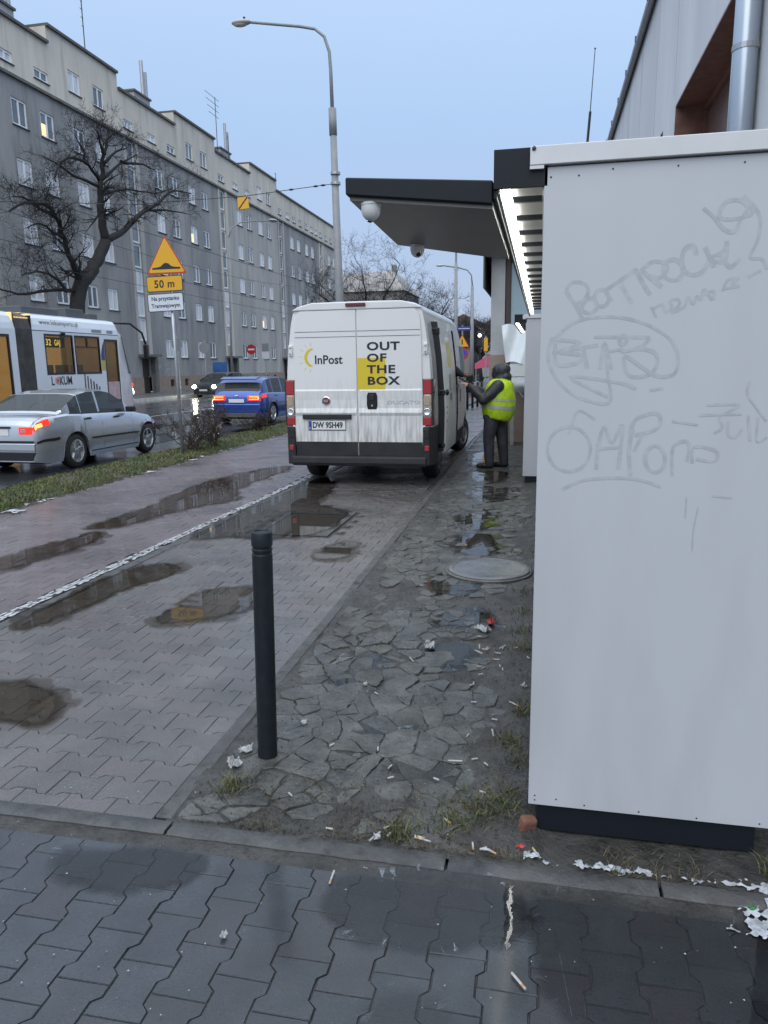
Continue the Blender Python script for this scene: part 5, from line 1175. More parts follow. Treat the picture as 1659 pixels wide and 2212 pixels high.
for z in (1.62, 2.0, 2.5, 2.95):
    yn = pl([(q[0], q[1]) for q in nz_])(z)+.02; row = []
    for a in range(1, 12):
        ang = a/12*PI; cx_ = math.cos(ang); sy = math.sin(ang)**.55; row.append(((HW+.012)*math.copysign(abs(cx_)**.6, cx_), 24.8+(yn-24.8)*sy+.005, z))
    rows2.append(row)
B().grid(rows2).build('windscreen', mGlassD, tr, smooth=True)
B().ball((.86, 25.9, .92), (.16, .16, .13), 12, 8).build('head_light', M('tram_lamp', (.8, .8, .75), emis=(1, .95, .8), es=1.5), tr, smooth=True)
B().ball((1.0, 25.75, 1.2), (.10, .10, .10), 12, 8).build('tail_lamp', mTailOn, tr, smooth=True)
# bellows: pleats between the cars
b = B(); rows = []
for i in range(25):
    y = lerp(19.38, 20.12, i/24); o = -.05+(.05 if i % 2 else 0); s_ = HW+o
    rows.append([(s_, y, .4), (s_, y, 3.0), (s_-.1, y, 3.36), (s_-.4, y, 3.48), (-s_+.4, y, 3.48), (-s_, y, 3.0), (-s_, y, .4)])
b.grid(rows).build('bellows', mBel, tr)
B().box(-HW+.05, HW-.05, 19.33, 19.37, .4, 3.45).box(-HW+.05, HW-.05, 20.13, 20.17, .4, 3.45).build('glow_end_wall', mWarm, tr)  # added end walls: stop interior glow leaking at the bellows, and glow too
B().box(-HW+.01, HW-.004, 19.372, 19.379, .38, 3.40).box(-HW+.01, HW-.004, 20.121, 20.128, .38, 3.40).build('glow_blocker', mBlack, tr)  # added black plates, hide the glow of the end walls at the bellows
def twin(a, c, d, e, par, small=True):
    f = B().box(HW-.04, HW+.006, a-.05, c+.05, d-.06, d).box(HW-.04, HW+.006, a-.05, c+.05, e, e+.06).box(HW-.04, HW+.006, a-.05, a, d, e).box(HW-.04, HW+.006, c, c+.05, d, e)
    if small: f.box(HW-.04, HW+.004, a, c, e-.33, e-.29).box(HW-.04, HW+.004, (a+c)/2-.03, (a+c)/2+.03, e-.29, e)
    o = f.build('window', mBlack, par); B().box(HW-.035, HW-.03, a, c, d, e).build('pane', mTrGl, o)
    return o
twin(*Wn[0], bodyf, False); twin(*Wn[1], bodyf)
for q in ((13.4, 15.2, 1.70, 2.83), (10, 12, 1.7, 2.83)): twin(*q, bodyr)
for q, pr in ((dr1, bodyf), ((18.2, 19.1, .62, 2.82), bodyr), ((16.2, 17.4, .62, 2.82), bodyr)):
    f = B().box(HW-.05, HW+.004, q[0], q[0]+.06, q[2], q[3]).box(HW-.05, HW+.004, q[1]-.06, q[1], q[2], q[3]).box(HW-.05, HW+.004, q[0]+.06, q[1]-.06, q[2], q[2]+.1).box(HW-.05, HW+.004, q[0]+.06, q[1]-.06, q[3]-.08, q[3]).build('door', mBlack, pr)
    B().box(HW-.04, HW-.035, q[0]+.06, q[1]-.06, q[2]+.1, q[3]-.08).build('pane', mTrGl, f)
    if q == dr1: B().box(HW-.045, HW+.002, q[0]+.06, q[1]-.06, q[2]+.1, 1.35).build('lower_panel', M('door_pink', (.5, .3, .32), (.55, .45, .46), scale=5, rough=.4), f)
B().box(-HW+.1, HW-.3, 20.2, 24.6, .5, .55).box(-HW+.08, -HW+.1, 8.2, 24.7, .5, 3.3).box(-HW+.1, HW-.1, 8.2, 24.6, 3.3, 3.34).box(-HW+.1, HW-.3, 8, 19.3, .5, .55).build('interior', mWarm, tr)
for y, h_ in ((21.2, 2.0), (22.7, 1.9), (23.2, 1.95), (18.6, 2.0), (17, 1.9)):
    pass
rr = random.Random(8)
mSeat = M('tram_seat', (.10, .05, .04), rough=.8)
for y in (20.7, 21.5, 22.3, 23.1, 16.5, 17.6, 14, 12): B().box(.3, .75, y, y+.12, .55, 1.95).box(.3, .75, y-.35, y, .9, 1.0).build('seat', mSeat, tr, bevel=.03)
for y in (21.0, 22.9, 18.7): B().tube([(.45, y, .55), (.45, y, 3.3)], .02, 6).build('grab_pole', M('pole_yellow', (.7, .5, .03), rough=.4), tr)
sg = B().box(HW-.09, HW-.07, 20.74, 21.75, 2.48, 2.80).build('display', mBlackG, tr)
mLedY = M('display_led', (1, .85, .1), emis=(1, .8, .08), es=3)
text('display_text', '32', mLedY, sg, (HW-.066, 20.80, 2.55), .27, '+x', bold=.004); text('display_text', 'GAJ', mLedY, sg, (HW-.066, 21.22, 2.55), .25, '+x', bold=.004, sx=.75)
mLet = M('tram_letters', (.02, .02, .022), rough=.4); mLetG = M('tram_letters_grey', (.13, .12, .08), rough=.5)
text('side_letters', 'L   KUM', mLet, bodyf, (HW+.004, 20.80, 1.33), .36, '+x', sx=.86, bold=.01)
pb = B()
for a in range(5):
    an_ = 2*PI*a/5; pb.ball((HW+.006, 21.12+.07*math.cos(an_), 1.46+.07*math.sin(an_)), (.004, .06, .06), 10, 6)
pb.build('flower_mark', M('petal_pink', (.6, .3, .33), rough=.5), bodyf, normals=True); B().ball((HW+.010, 21.12, 1.46), (.006, .035, .05), 10, 6).build('flower_heart', M('petal_red', (.35, .01, .03), rough=.5), bodyf)
text('web_letters', 'www.lokumporto.pl', mLetG, bodyf, (HW-.028, 20.55, 3.17), .23, (PI/2-.30, 0, PI/2), sx=1.05)
text('web_letters', 'ska', mLetG, bodyr, (HW-.028, 18.45, 3.17), .23, (PI/2-.30, 0, PI/2))
B().box(HW, HW+.004, 22.55, 23.5, .9, 1.05).build('drawing_beam', mLet, bodyf)
for i in range(6):
    y = 22.55+.16*i; o = B().box(HW+.0005*i, HW+.004+.0004*i, y, y+.07, 1.12+.02*math.sin(i), 1.66-.09*i).build('drawing_stroke', M('drawing_brown', (.13, .10, .06), rough=.6) if i < 3 else mLet, bodyf)
B().prism([(23.64, 1.75), (23.86, 1.75), (23.86, 2.75), (23.75, 2.6), (23.64, 2.3)], 'x', HW+.001, HW+.004).build('blue_patch', M('patch_blue', (.05, .06, .16), rough=.4), bodyf)
B().prism([(23.64, 1.75), (23.87, 1.75), (23.87, 2.1), (23.64, 2.1)], 'x', HW+.0045, HW+.006).build('yellow_patch', M('patch_yellow', (.5, .42, .1), rough=.4), bodyf)
B().box(HW-.02, HW+.004, 20.12, 24.8, 2.965, 2.985).build('gutter_line', mLet, bodyf)
B().box(HW, HW+.01, 23.2, 23.75, 3.03, 3.12).box(HW, HW+.01, 24.1, 24.45, 3.03, 3.12).build('vent', M('vent_grey', (.3, .31, .32), rough=.5), bodyf)
B().ball((HW+.05, 21.55, 2.92), (.06, .10, .06), 10, 6).build('side_camera', mBlack, bodyf, smooth=True)
ma = B().tube([(1.0, 24.95, 3.42), (1.3, 25.5, 3.42), (1.5, 25.95, 3.1), (1.56, 26.1, 2.6)], .04, 8).build('mirror_arm', mBlack, tr, smooth=True)
B().box(1.46, 1.64, 26.02, 26.16, 2.2, 2.68).build('mirror_head', mBlack, ma, bevel=.03)
for y0, y1, h_ in ((20.4, 22.2, .22), (22.6, 23.6, .3), (23.9, 24.4, .2), (10, 18, .25)): B().box(-.7, .7, y0, y1, 3.5, 3.5+h_).build('roof_box', M('roof_grey', (.08, .085, .09), rough=.6), tr, bevel=.03)
B().box(-1.0, 1.1, 8.5, 25.6, .12, .36).build('skirt_frame', mBlack, tr)
# ================================================================== TREES, SHRUBS, SIGNS, LAMPS
mBark = M('wet_bark', (.013, .011, .0105), (.022, .019, .018), scale=8, rough=.8, bump=.5, bscale=30)
mTwig = M('twig', (.017, .014, .0135), rough=.85)
def grow(b, rr, p, d, ln, r, lvl, up=.25, kids=(7, 5, 4), n=3):
    pts = [p.copy()]; rad = [r]; seg = 4 if lvl < 2 else 3; dd = d.copy(); curl = Vector((rr.gauss(0, .3), rr.gauss(0, .3), rr.gauss(.0, .25)))
    for i in range(seg):
        dd = (dd + curl*.35 + Vector((rr.gauss(0, .22), rr.gauss(0, .22), rr.gauss(up*.4, .2)))).normalized()
        pts.append(pts[-1]+dd*ln/seg); rad.append(max(.0045, r*(1-.8*(i+1)/seg)))
    b.tube(pts, rad, n, cap=False)
    if lvl >= len(kids): return
    for k in range(kids[lvl]):
        t = rr.uniform(.2, 1); i = min(int(t*seg), seg-1); q = pts[i].lerp(pts[i+1], t*seg-i)
        nd = (pts[i+1]-pts[i]).normalized()*.55+Vector((rr.gauss(0, .6), rr.gauss(0, .6), rr.gauss(.12, .5)))
        grow(b, rr, q, nd.normalized(), ln*rr.uniform(.42, .72), max(.006, rad[i]*.6), lvl+1, up, kids, n)
LIMBS = {'trunk': [(33.0, -.1), (33.1, 2.0), (33.5, 4.3), (34.19, 5.85), (34.77, 6.2), (35.4, 6.78), (36.05, 7.47), (36.63, 8.16)],
'left': [(34.3, 5.96), (33.89, 6.06), (33.29, 7.0), (32.81, 7.96), (32.38, 8.62), (31.62, 8.92), (30.2, 8.74), (29.08, 8.19)],
'left2': [(32.38, 8.62), (31.29, 8.69), (30.37, 8.94), (29.43, 8.84)], 'left3': [(32.94, 7.79), (32.03, 7.83), (31.04, 8.03), (29.89, 7.66)],
'up': [(36.63, 8.16), (36.42, 9.25), (36.43, 10.25), (36.62, 11.08), (37.1, 12.39), (37.5, 13.2), (37.9, 13.5)],
'right': [(36.63, 8.16), (38.54, 8.98), (40.7, 10.34), (42.46, 11.12), (44.4, 12.21), (47.0, 12.6)], 'r2': [(40.7, 10.34), (43.44, 10.96), (46.6, 11.3)],
'r3': [(36.62, 11.08), (38.6, 12.4), (40.0, 13.1)], 'r4': [(36.43, 10.25), (38.02, 10.88), (39.96, 11.34), (42.55, 11.71), (45.0, 12.5)],
'l4': [(36.62, 11.08), (35.53, 11.62), (35.2, 12.2), (34.6, 12.6)], 'l5': [(36.51, 10.76), (34.38, 10.78), (33.13, 10.95), (31.67, 11.03)],
'u2': [(37.1, 12.39), (36.6, 12.9), (36.2, 13.3)], 'u3': [(36.9, 11.9), (38.2, 12.8), (39.2, 13.3)],
'low': [(34.0, 5.5), (33.03, 5.35), (31.76, 5.23), (29.84, 4.89), (28.57, 5.12)], 'low2': [(33.03, 5.35), (31.87, 5.89), (30.42, 5.91), (29.16, 5.6)],
'r5': [(38.6, 12.4), (41.0, 12.9), (42.6, 13.0)], 'l6': [(35.53, 11.62), (34.01, 11.53), (32.67, 10.93), (31.93, 9.96)]}
RAD = {'trunk': (.42, .27), 'left': (.2, .035), 'up': (.25, .035), 'right': (.2, .035), 'low': (.13, .03)}
TX, TY = -22.4, 33.0
tree = thing('bare_tree', 'large gnarled bare tree rising behind the tram', 'tree', (TX, TY, 0))
rr = random.Random(21); cr = B(); off = {}
for nm, pts in LIMBS.items():
    r0, r1 = RAD.get(nm, (.10, .025)); n = len(pts); dr = 0 if nm in ('trunk', 'up') else rr.uniform(-.25, .35); P = []
    # limbs share their root with another limb; sideways drift grows from the root
    root = off.get(pts[0], 0)
    for i, (y, z) in enumerate(pts): x = root+dr*i*.7; P.append(Vector((x, y-TY, z))); off.setdefault((y, z), x)
    # smooth subdivision
    Q = []
    for i in range(n-1):
        p0, p1, p2, p3 = P[max(i-1, 0)], P[i], P[i+1], P[min(i+2, n-1)]
        for k in range(3):
            u = k/3; Q.append(.5*((2*p1)+(p2-p0)*u+(2*p0-5*p1+4*p2-p3)*u*u+(3*p1-p0-3*p2+p3)*u**3)+Vector((rr.gauss(0, .03), rr.gauss(0, .03), rr.gauss(0, .02))))
    Q.append(P[-1]); rad = [lerp(r0, r1, (i/(len(Q)-1))**.8) for i in range(len(Q))]
    B().tube(Q, rad, 10 if nm == 'trunk' else 7).build('trunk' if nm == 'trunk' else 'limb', mBark, tree, smooth=True)
    if nm == 'trunk': continue
    for i in range(2, len(Q)):
        for _ in range(1 if rr.random() < .75 else 2):
            d = (Q[i]-Q[i-1]).normalized()*.4+Vector((rr.gauss(0, .8), rr.gauss(0, .65), rr.gauss(.15, .6)))
            grow(cr, rr, Q[i].copy(), d.normalized(), rr.uniform(.75, 1.45), max(.014, rad[i]*.4), 0, .15, (5, 4, 2))
cr.build('crown', mTwig, tree)
def small_tree(label, loc, h, spread, seed, kids=(6, 5, 4), group='bare trees down the street', rt_=.18):
    t = thing('bare_tree', label, 'tree', loc, 0, group); rr = random.Random(seed)
    tp_ = [Vector((0, 0, 0)), Vector((rr.gauss(0, .1), 0, h*.18)), Vector((rr.gauss(0, .2), 0, h*.38))]
    B().tube(tp_, [rt_, rt_*.8, rt_*.65], 8).build('trunk', mBark, t, smooth=True)
    c = B()
    for k in range(7):
        a = 2*PI*k/7+rr.random(); d = Vector((math.cos(a)*spread, math.sin(a)*spread, 1)).normalized()
        p = tp_[-1].lerp(tp_[1], rr.random()*.3); ln = h*rr.uniform(.38, .6)
        pts = [p]; dd = d
        for i in range(5): dd = (dd+Vector((rr.gauss(0, .15), rr.gauss(0, .15), .02))).normalized(); pts.append(pts[-1]+dd*ln/5)
        rd = [lerp(rt_*.5, .025, i/5) for i in range(6)]; B().tube(pts, rd, 6).build('limb', mBark, t, smooth=True)
        for i in range(1, 6):
            for _ in range(2): grow(c, rr, pts[i].copy(), (dd*.5+Vector((rr.gauss(0, .7), rr.gauss(0, .7), rr.gauss(.2, .5)))).normalized(), h*rr.uniform(.12, .22), max(.02, rd[i]*.5), 0, .2, kids)
    c.build('crown', mTwig, t); return t
small_tree('bare street tree above the left half of the van roof', (-12.8, 55, 0), 11.0, .95, 31, (5, 4, 3))
small_tree('bare street tree above the right half of the van roof', (-9.0, 56, 0), 8.6, 1.3, 32, (5, 4, 3))
small_tree('dense low bare tree left of the far lamps', (-6.6, 60, 0), 6.6, 1.2, 33, (6, 5, 3))
small_tree('bare tree between the two far lamps', (-5.2, 66, 0), 6.4, 1.1, 34, (5, 4, 3))
small_tree('dark bushy bare tree beside the lamp post and van', (-15.4, 60, 0), 8.0, 1.1, 35, (6, 5, 3))
mStem = M('shrub_stem', (.05, .036, .03), (.07, .05, .04), scale=20, rough=.8)
def shrub(label, loc, h, wd, n, seed, red=0):
    t = thing('bare_shrub', label, 'shrub', loc, 0, 'leafless shrubs on the verge'); rr = random.Random(seed)
    c = B(); s = B()
    for k in range(n):
        a = rr.uniform(0, 2*PI); d = Vector((math.cos(a)*wd, math.sin(a)*wd, 1)).normalized(); p = Vector((rr.gauss(0, .08), rr.gauss(0, .1), 0)); pts = [p]; ln = h*rr.uniform(.7, 1.1)
        for i in range(5): d = (d+Vector((rr.gauss(0, .22), rr.gauss(0, .22), rr.gauss(.02, .1)))).normalized(); pts.append(pts[-1]+d*ln/5)
        rd = [lerp(.011, .004, i/5) for i in range(6)]; s.tube(pts, rd, 5, cap=False)
        for i in range(1, 6):
            for _ in range(2): grow(c, rr, pts[i].copy(), (d*.5+Vector((rr.gauss(0, .7), rr.gauss(0, .7), rr.gauss(.3, .5)))).normalized(), h*rr.uniform(.15, .3), .0045, 0, .2, (3,))
    s.build('stems', mStem, t); tag(c.build('twigs', mStem, t), kind='stuff')
shrub('leafless tangled shrub growing beside the road hump sign post', (-6.62, 13.3, .03), .85, .75, 15, 41)
shrub('leafless shrub with fine stems just right of the sign post shrub', (-6.5, 14.0, .03), .85, .6, 12, 42)
shrub('small reddish leafless shrub in front of the blue hatchback', (-6.95, 17.5, .03), .6, .8, 14, 43)

# --- road hump sign with two plates
mSY = M('sign_yellow', (.72, .38, .012), rough=.35); mSR = M('sign_red', (.50, .04, .02), rough=.35); mSW = M('sign_white', (.62, .66, .7), rough=.35); mSB = M('sign_back', (.3, .31, .32), rough=.4, metal=.5)
sg = thing('road_sign', 'yellow speed hump warning triangle with two plates on a grey post', 'road sign', (-6.57, 12.72, 0))
B().tube([(0.02, 0, -.05), (0, 0, 3.45)], .03, 12).build('post', mGalv, sg, smooth=True)
def rtri(c, w_, h_, r, n=6):
    A = [(-w_/2, 0), (w_/2, 0), (0, h_)]; pts = []
    ce = (0, h_/3)
    for i, (x, y) in enumerate(A):
        d = Vector((ce[0]-x, ce[1]-y)).normalized(); cxx, cyy = x+d.x*r*2, y+d.y*r*2
        a0 = math.atan2(-d.y, -d.x)
        for k in range(-n, n+1): a = a0+k/n*R(60); pts.append((cxx+r*math.cos(a), cyy+r*math.sin(a)))
    return [(x+c[0], y+c[1]) for x, y in pts]
def rrect(x0, x1, z0, z1, r, n=5):
    pts = []
    for cx_, cz, a0 in ((x1-r, z0+r, -90), (x1-r, z1-r, 0), (x0+r, z1-r, 90), (x0+r, z0+r, 180)):
        for k in range(n+1): a = R(a0+90*k/n); pts.append((cx_+r*math.cos(a), cz+r*math.sin(a)))
    return pts
tri = B().prism(rtri((-.03, 3.262), .78, .66, .028), 'y', -.055, -.045).build('triangle', mSR, sg)
B().prism(rtri((-.03, 3.29), .70, .592, .02), 'y', -.058, -.055).build('yellow_field', mSY, tri)
hump = [(-.30, 3.345), (.24, 3.345), (.24, 3.375), (.14, 3.38), (.07, 3.395), (.02, 3.44), (-.03, 3.455), (-.08, 3.44), (-.13, 3.395), (-.2, 3.38), (-.30, 3.372)]
B().prism(hump, 'y', -.061, -.058).build('hump_symbol', mInk, tri)
p1 = B().prism(rrect(-.38, .32, 2.965, 3.235, .03), 'y', -.055, -.047).build('distance_plate', mInk, sg); p1.rotation_euler = (0, R(-1), 0)
B().prism(rrect(-.367, .307, 2.978, 3.222, .025), 'y', -.058, -.055).build('plate_field', mSY, p1); text('plate_text', '50 m', mInk, p1, (-.235, -.0595, 3.035), .185, bold=.004, spacing=1.08)
p2 = B().prism(rrect(-.365, .335, 2.62, 2.935, .03), 'y', -.055, -.047).build('text_plate', mInk, sg); p2.rotation_euler = (0, R(-1.5), 0)
B().prism(rrect(-.352, .322, 2.633, 2.922, .025), 'y', -.058, -.055).build('plate_field', mSW, p2)
text('plate_text', 'Na przystanku', mInk, p2, (-.015, -.0595, 2.815), .098, bold=.0022, align='CENTER', sx=.95); text('plate_text', 'Tramwajowym', mInk, p2, (-.015, -.0595, 2.69), .098, bold=.0022, align='CENTER', sx=.95)
for z in (3.05, 2.75, 3.4): B().box(-.04, .04, -.047, .035, z-.02, z+.02).build('clamp', mGalv, sg)

# --- tall lamp post with bracket arm, span wire and hanging yellow marker
mLampG = M('lamp_grey', (.27, .28, .28), (.22, .23, .23), scale=3, rough=.5)
lp = thing('street_lamp', 'tall grey lamp post with curved arm rising behind the van', 'street lamp', (-6.72, 24.9, 0))
B().tube([(0, 0, -.1), (-.02, 0, 4), (-.09, 0, 9.2)], [.15, .135, .105], 16).build('post', mLampG, lp, smooth=True)
B().tube([(-.092, 0, 8.9), (-.10, 0, 9.7)], [.125, .125], 16).build('sleeve', mLampG, lp, smooth=True)
B().tube([(-.10, 0, 9.6), (-.12, 0, 10.8), (-.15, 0, 11.35), (-.3, 0, 11.8), (-.6, 0, 12.05), (-1.1, 0, 12.17), (-2.75, 0, 12.45)], [.06, .055, .05, .048, .046, .044, .04], 10).build('arm', mLampG, lp, smooth=True)
lh = B().ball((-3.05, 0, 12.47), (.34, .16, .09), 16, 10).build('lamp_head', M('lamp_head', (.45, .44, .42), rough=.35), lp, smooth=True); lh.rotation_euler = (0, R(0), 0)
B().ball((-3.08, 0, 12.43), (.25, .13, .085), 14, 8).build('diffuser', M('lamp_glass', (.55, .52, .45), rough=.2), lh, smooth=True)
B().lathe([(.04, 12.55), (.04, 12.62)], 10, (-2.95, 0, 0)).build('sensor', mBlack, lh)
for z in (7.44, 7.75): B().lathe([(.16, z-.04), (.16, z+.04)], 16, (-.05, 0, 0)).build('clamp', mGalv, lp)
wr = tag(B().tube([(-6.85, 24.9, 7.44), (-8.6, 24.9, 7.33), (-9.95, 24.9, 7.24), (-14, 24.9, 7.2), (-25.9, 25.5, 8.2)], .012, 5).build('span_wire', mBlack), 'span wire running from the lamp post across the road', 'wire')
for x in (-7.2, -7.45, -8.3): B().ball((x, 24.9, 7.44-(abs(x)-6.85)*.063), (.09, .035, .035), 8, 6).build('insulator', mBlack, wr)
ym = thing('yellow_marker', 'square yellow marker with a black diagonal hanging from the span wire', 'sign', (-9.98, 24.88, 6.83))
o = B().box(-.19, .19, -.02, .0, 0, .38).build('panel', mSY, ym); B().prism([(-.18, .01), (-.15, .01), (.18, .34), (.18, .37), (.15, .37), (-.18, .04)], 'y', -.024, -.02).build('diagonal', mInk, o)
B().box(-.2, .2, -.015, .0, -.012, -.0005).box(-.2, .2, -.015, 0, .3805, .392).build('rim', mInk, ym); ym.rotation_euler = (0, R(-4), 0)
mWire = M('wire_dark', (.03, .03, .032), rough=.6)
for lb, a, c, s_ in (('upper contact wire crossing in front of the grey block', (-14, 10, 6.3), (-14, 70, 6.9), .1), ('lower contact wire running above the tram tracks', (-16.2, 8, 5.6), (-16.2, 90, 5.6), .15), ('slack cable crossing between tree and block', (-20, 14, 8.2), (-20, 60, 8.0), .8), ('second contact wire above the far track', (-19.2, 8, 5.7), (-19.2, 90, 5.7), .15)):
    a, c = Vector(a), Vector(c); tag(B().tube([a.lerp(c, i/8)+Vector((0, 0, -s_*4*(i/8)*(1-i/8))) for i in range(9)], .011, 4).build('overhead_wire', mWire), lb, 'wire', 'overhead wires above the road')
# --- curved lamp by the block
l2 = thing('street_lamp', 'slim grey street lamp with curved arm standing by the apartment block', 'street lamp', (-22.6, 52.3, -.05))
B().tube([(0, 0, 0), (0, .4, 5), (0, .8, 10.9)], [.09, .08, .06], 10).build('post', mLampG, l2, smooth=True)
B().tube([(0, .8, 10.9), (.1, 1.2, 11.6), (.5, 1.9, 12.1), (1.2, 3.0, 12.35), (1.9, 4.0, 12.5)], [.055, .05, .045, .04, .035], 8).build('arm', mLampG, l2, smooth=True)
o = B().ball((2.15, 4.4, 12.58), (.34, .5, .12), 12, 8).build('lamp_head', MATS['lamp_head'], l2, smooth=True)
# --- small signs along the far pavement
def pole_sign(label, y, z, kind, x=-21.0):
    t = thing('road_sign', label, 'road sign', (x, y, -.18), 0, 'small signs along the far pavement')
    B().tube([(0, 0, 0), (0, 0, z+.5)], .035, 8).build('post', mGalv, t)
    if kind == 'noentry':
        d = B().lathe([(.36, -.06), (.36, -.045)], 28, (0, 0, z), 'y').build('disc', M('sign_red2', (.42, .015, .02), rough=.35), t); B().box(-.25, .25, -.066, -.0605, z-.06, z+.06).build('bar', mSW, d)
    elif kind == 'back': B().lathe([(.34, -.06), (.34, -.045)], 28, (0, 0, z), 'y').build('disc', mSB, t)
    elif kind == 'plates':
        B().box(-.28, .28, -.06, -.045, z-.1, z+.5).build('grey_plate', mSB, t); B().box(-.3, .3, -.06, -.045, z-.62, z-.14).build('white_plate', mSW, t)
    elif kind == 'blue': B().box(-.55, .55, -.06, -.04, z-.4, z+.45).build('blue_board', M('sign_blue', (.03, .1, .3), (.05, .16, .4), scale=2, rough=.5), t)
pole_sign('grey backed sign in front of the second ground floor window', 41.0, 3.15, 'back')
pole_sign('grey round sign back between two ground floor windows', 44.6, 3.0, 'back')
pole_sign('red no entry sign in front of the lighter grey block', 52.5, 3.05, 'noentry')
pole_sign('post with grey and white plates right of the no entry sign', 55.4, 3.05, 'plates')
pole_sign('blue board beside the second block entrance', 50.2, 1.7, 'blue', -22.5)
# --- bollard in the foreground
bl = thing('bollard', 'dark grey steel bollard with ringed cap beside the broken pavement', 'bollard', (-1.098, 2.708, 0))
mBol = M('bollard_paint', (.008, .012, .014), (.014, .018, .021), scale=25, rough=.45, spec=.3)
B().lathe([(.041, -.1), (.041, .885), (.0385, .888), (.0385, .897), (.041, .90), (.041, .907), (.038, .91), (.038, .918), (.0415, .921)], 32).build('post', mBol, bl, smooth=True, split=35)
B().lathe([(.0425, .921), (.0425, .968), (.039, .976), (.030, .979), (.028, .975), (.002, .974)], 32).build('cap', mBol, bl, smooth=True, split=35)
bl.rotation_euler = (R(0), R(1.2), 0)
# ================================================================== PEOPLE
def organic(name, b, mat, parent, vox=.014, it=5):
    me = b.mesh(name); o = link(name, me)
    r = o.modifiers.new('r', 'REMESH'); r.mode = 'VOXEL'; r.voxel_size = vox
    s = o.modifiers.new('s', 'SMOOTH'); s.iterations = it; s.factor = .5
    dg = bpy.context.evaluated_depsgraph_get(); m2 = bpy.data.meshes.new_from_object(o.evaluated_get(dg)); bpy.data.objects.remove(o)
    m2.materials.clear(); m2.materials.append(mat); m2.polygons.foreach_set('use_smooth', [True]*len(m2.polygons)); m2.name = name
    return link(name, m2, parent)
def limb(b, pts, rad, n=14):
    P = [Vector(p) for p in pts]; b.tube(P, rad, n)
    for p, r in zip(P, rad): b.ball(p, r, 12, 8)
def hand(b, wrist, d, palm_n, open_=.5, s=1.0):
    """palm with four bent fingers of unequal length and a thumb leaving its side"""
    w_ = Vector(wrist); d = Vector(d).normalized(); n = Vector(palm_n); n = (n-d*n.dot(d)).normalized(); sd_ = d.cross(n)
    for k in (-1, 0, 1):
        P = [w_, w_+d*.045*s+sd_*k*.016*s, w_+d*.09*s+sd_*k*.026*s]; limb(b, P, [.022*s, .019*s, .015*s], 8)
    for k, ln in zip((-1.5, -.5, .5, 1.5), (.066, .08, .085, .072)):
        p = w_+d*.088*s+sd_*k*.0185*s; e = (d+n*.35*open_+sd_*k*.07).normalized(); q = p+e*ln*.5*s; e2 = (d+n*1.1*open_).normalized(); limb(b, [p, q, q+e2*ln*.5*s], [.0095*s, .0088*s, .0072*s], 8)
    p = w_+d*.03*s+sd_*.026*s; e = (d*.6+sd_*.8+n*.3).normalized(); q = p+e*.045*s; limb(b, [p, q, q+(d*.9+sd_*.2+n*.4).normalized()*.035*s], [.0125*s, .0105*s, .0085*s], 8)
mSkin = M('skin', (.48, .27, .2), (.42, .22, .16), scale=30, rough=.5)
mJack = M('black_jacket', (.014, .016, .02), (.03, .033, .038), scale=9, rough=.5, bump=1.0, bscale=14)
mJean = M('grey_jeans', (.022, .024, .03), (.05, .053, .062), scale=7, rough=.8, bump=1.0, bscale=16)
mHiV = M('hi_vis', (.56, .80, .02), (.40, .60, .015), scale=9, rough=.55, bump=1.0, bscale=16)
mRefl = M('reflective_band', (.52, .53, .5), (.42, .43, .41), scale=14, rough=.35, metal=.3)
mShoe = M('black_shoe', (.012, .012, .013), rough=.5)
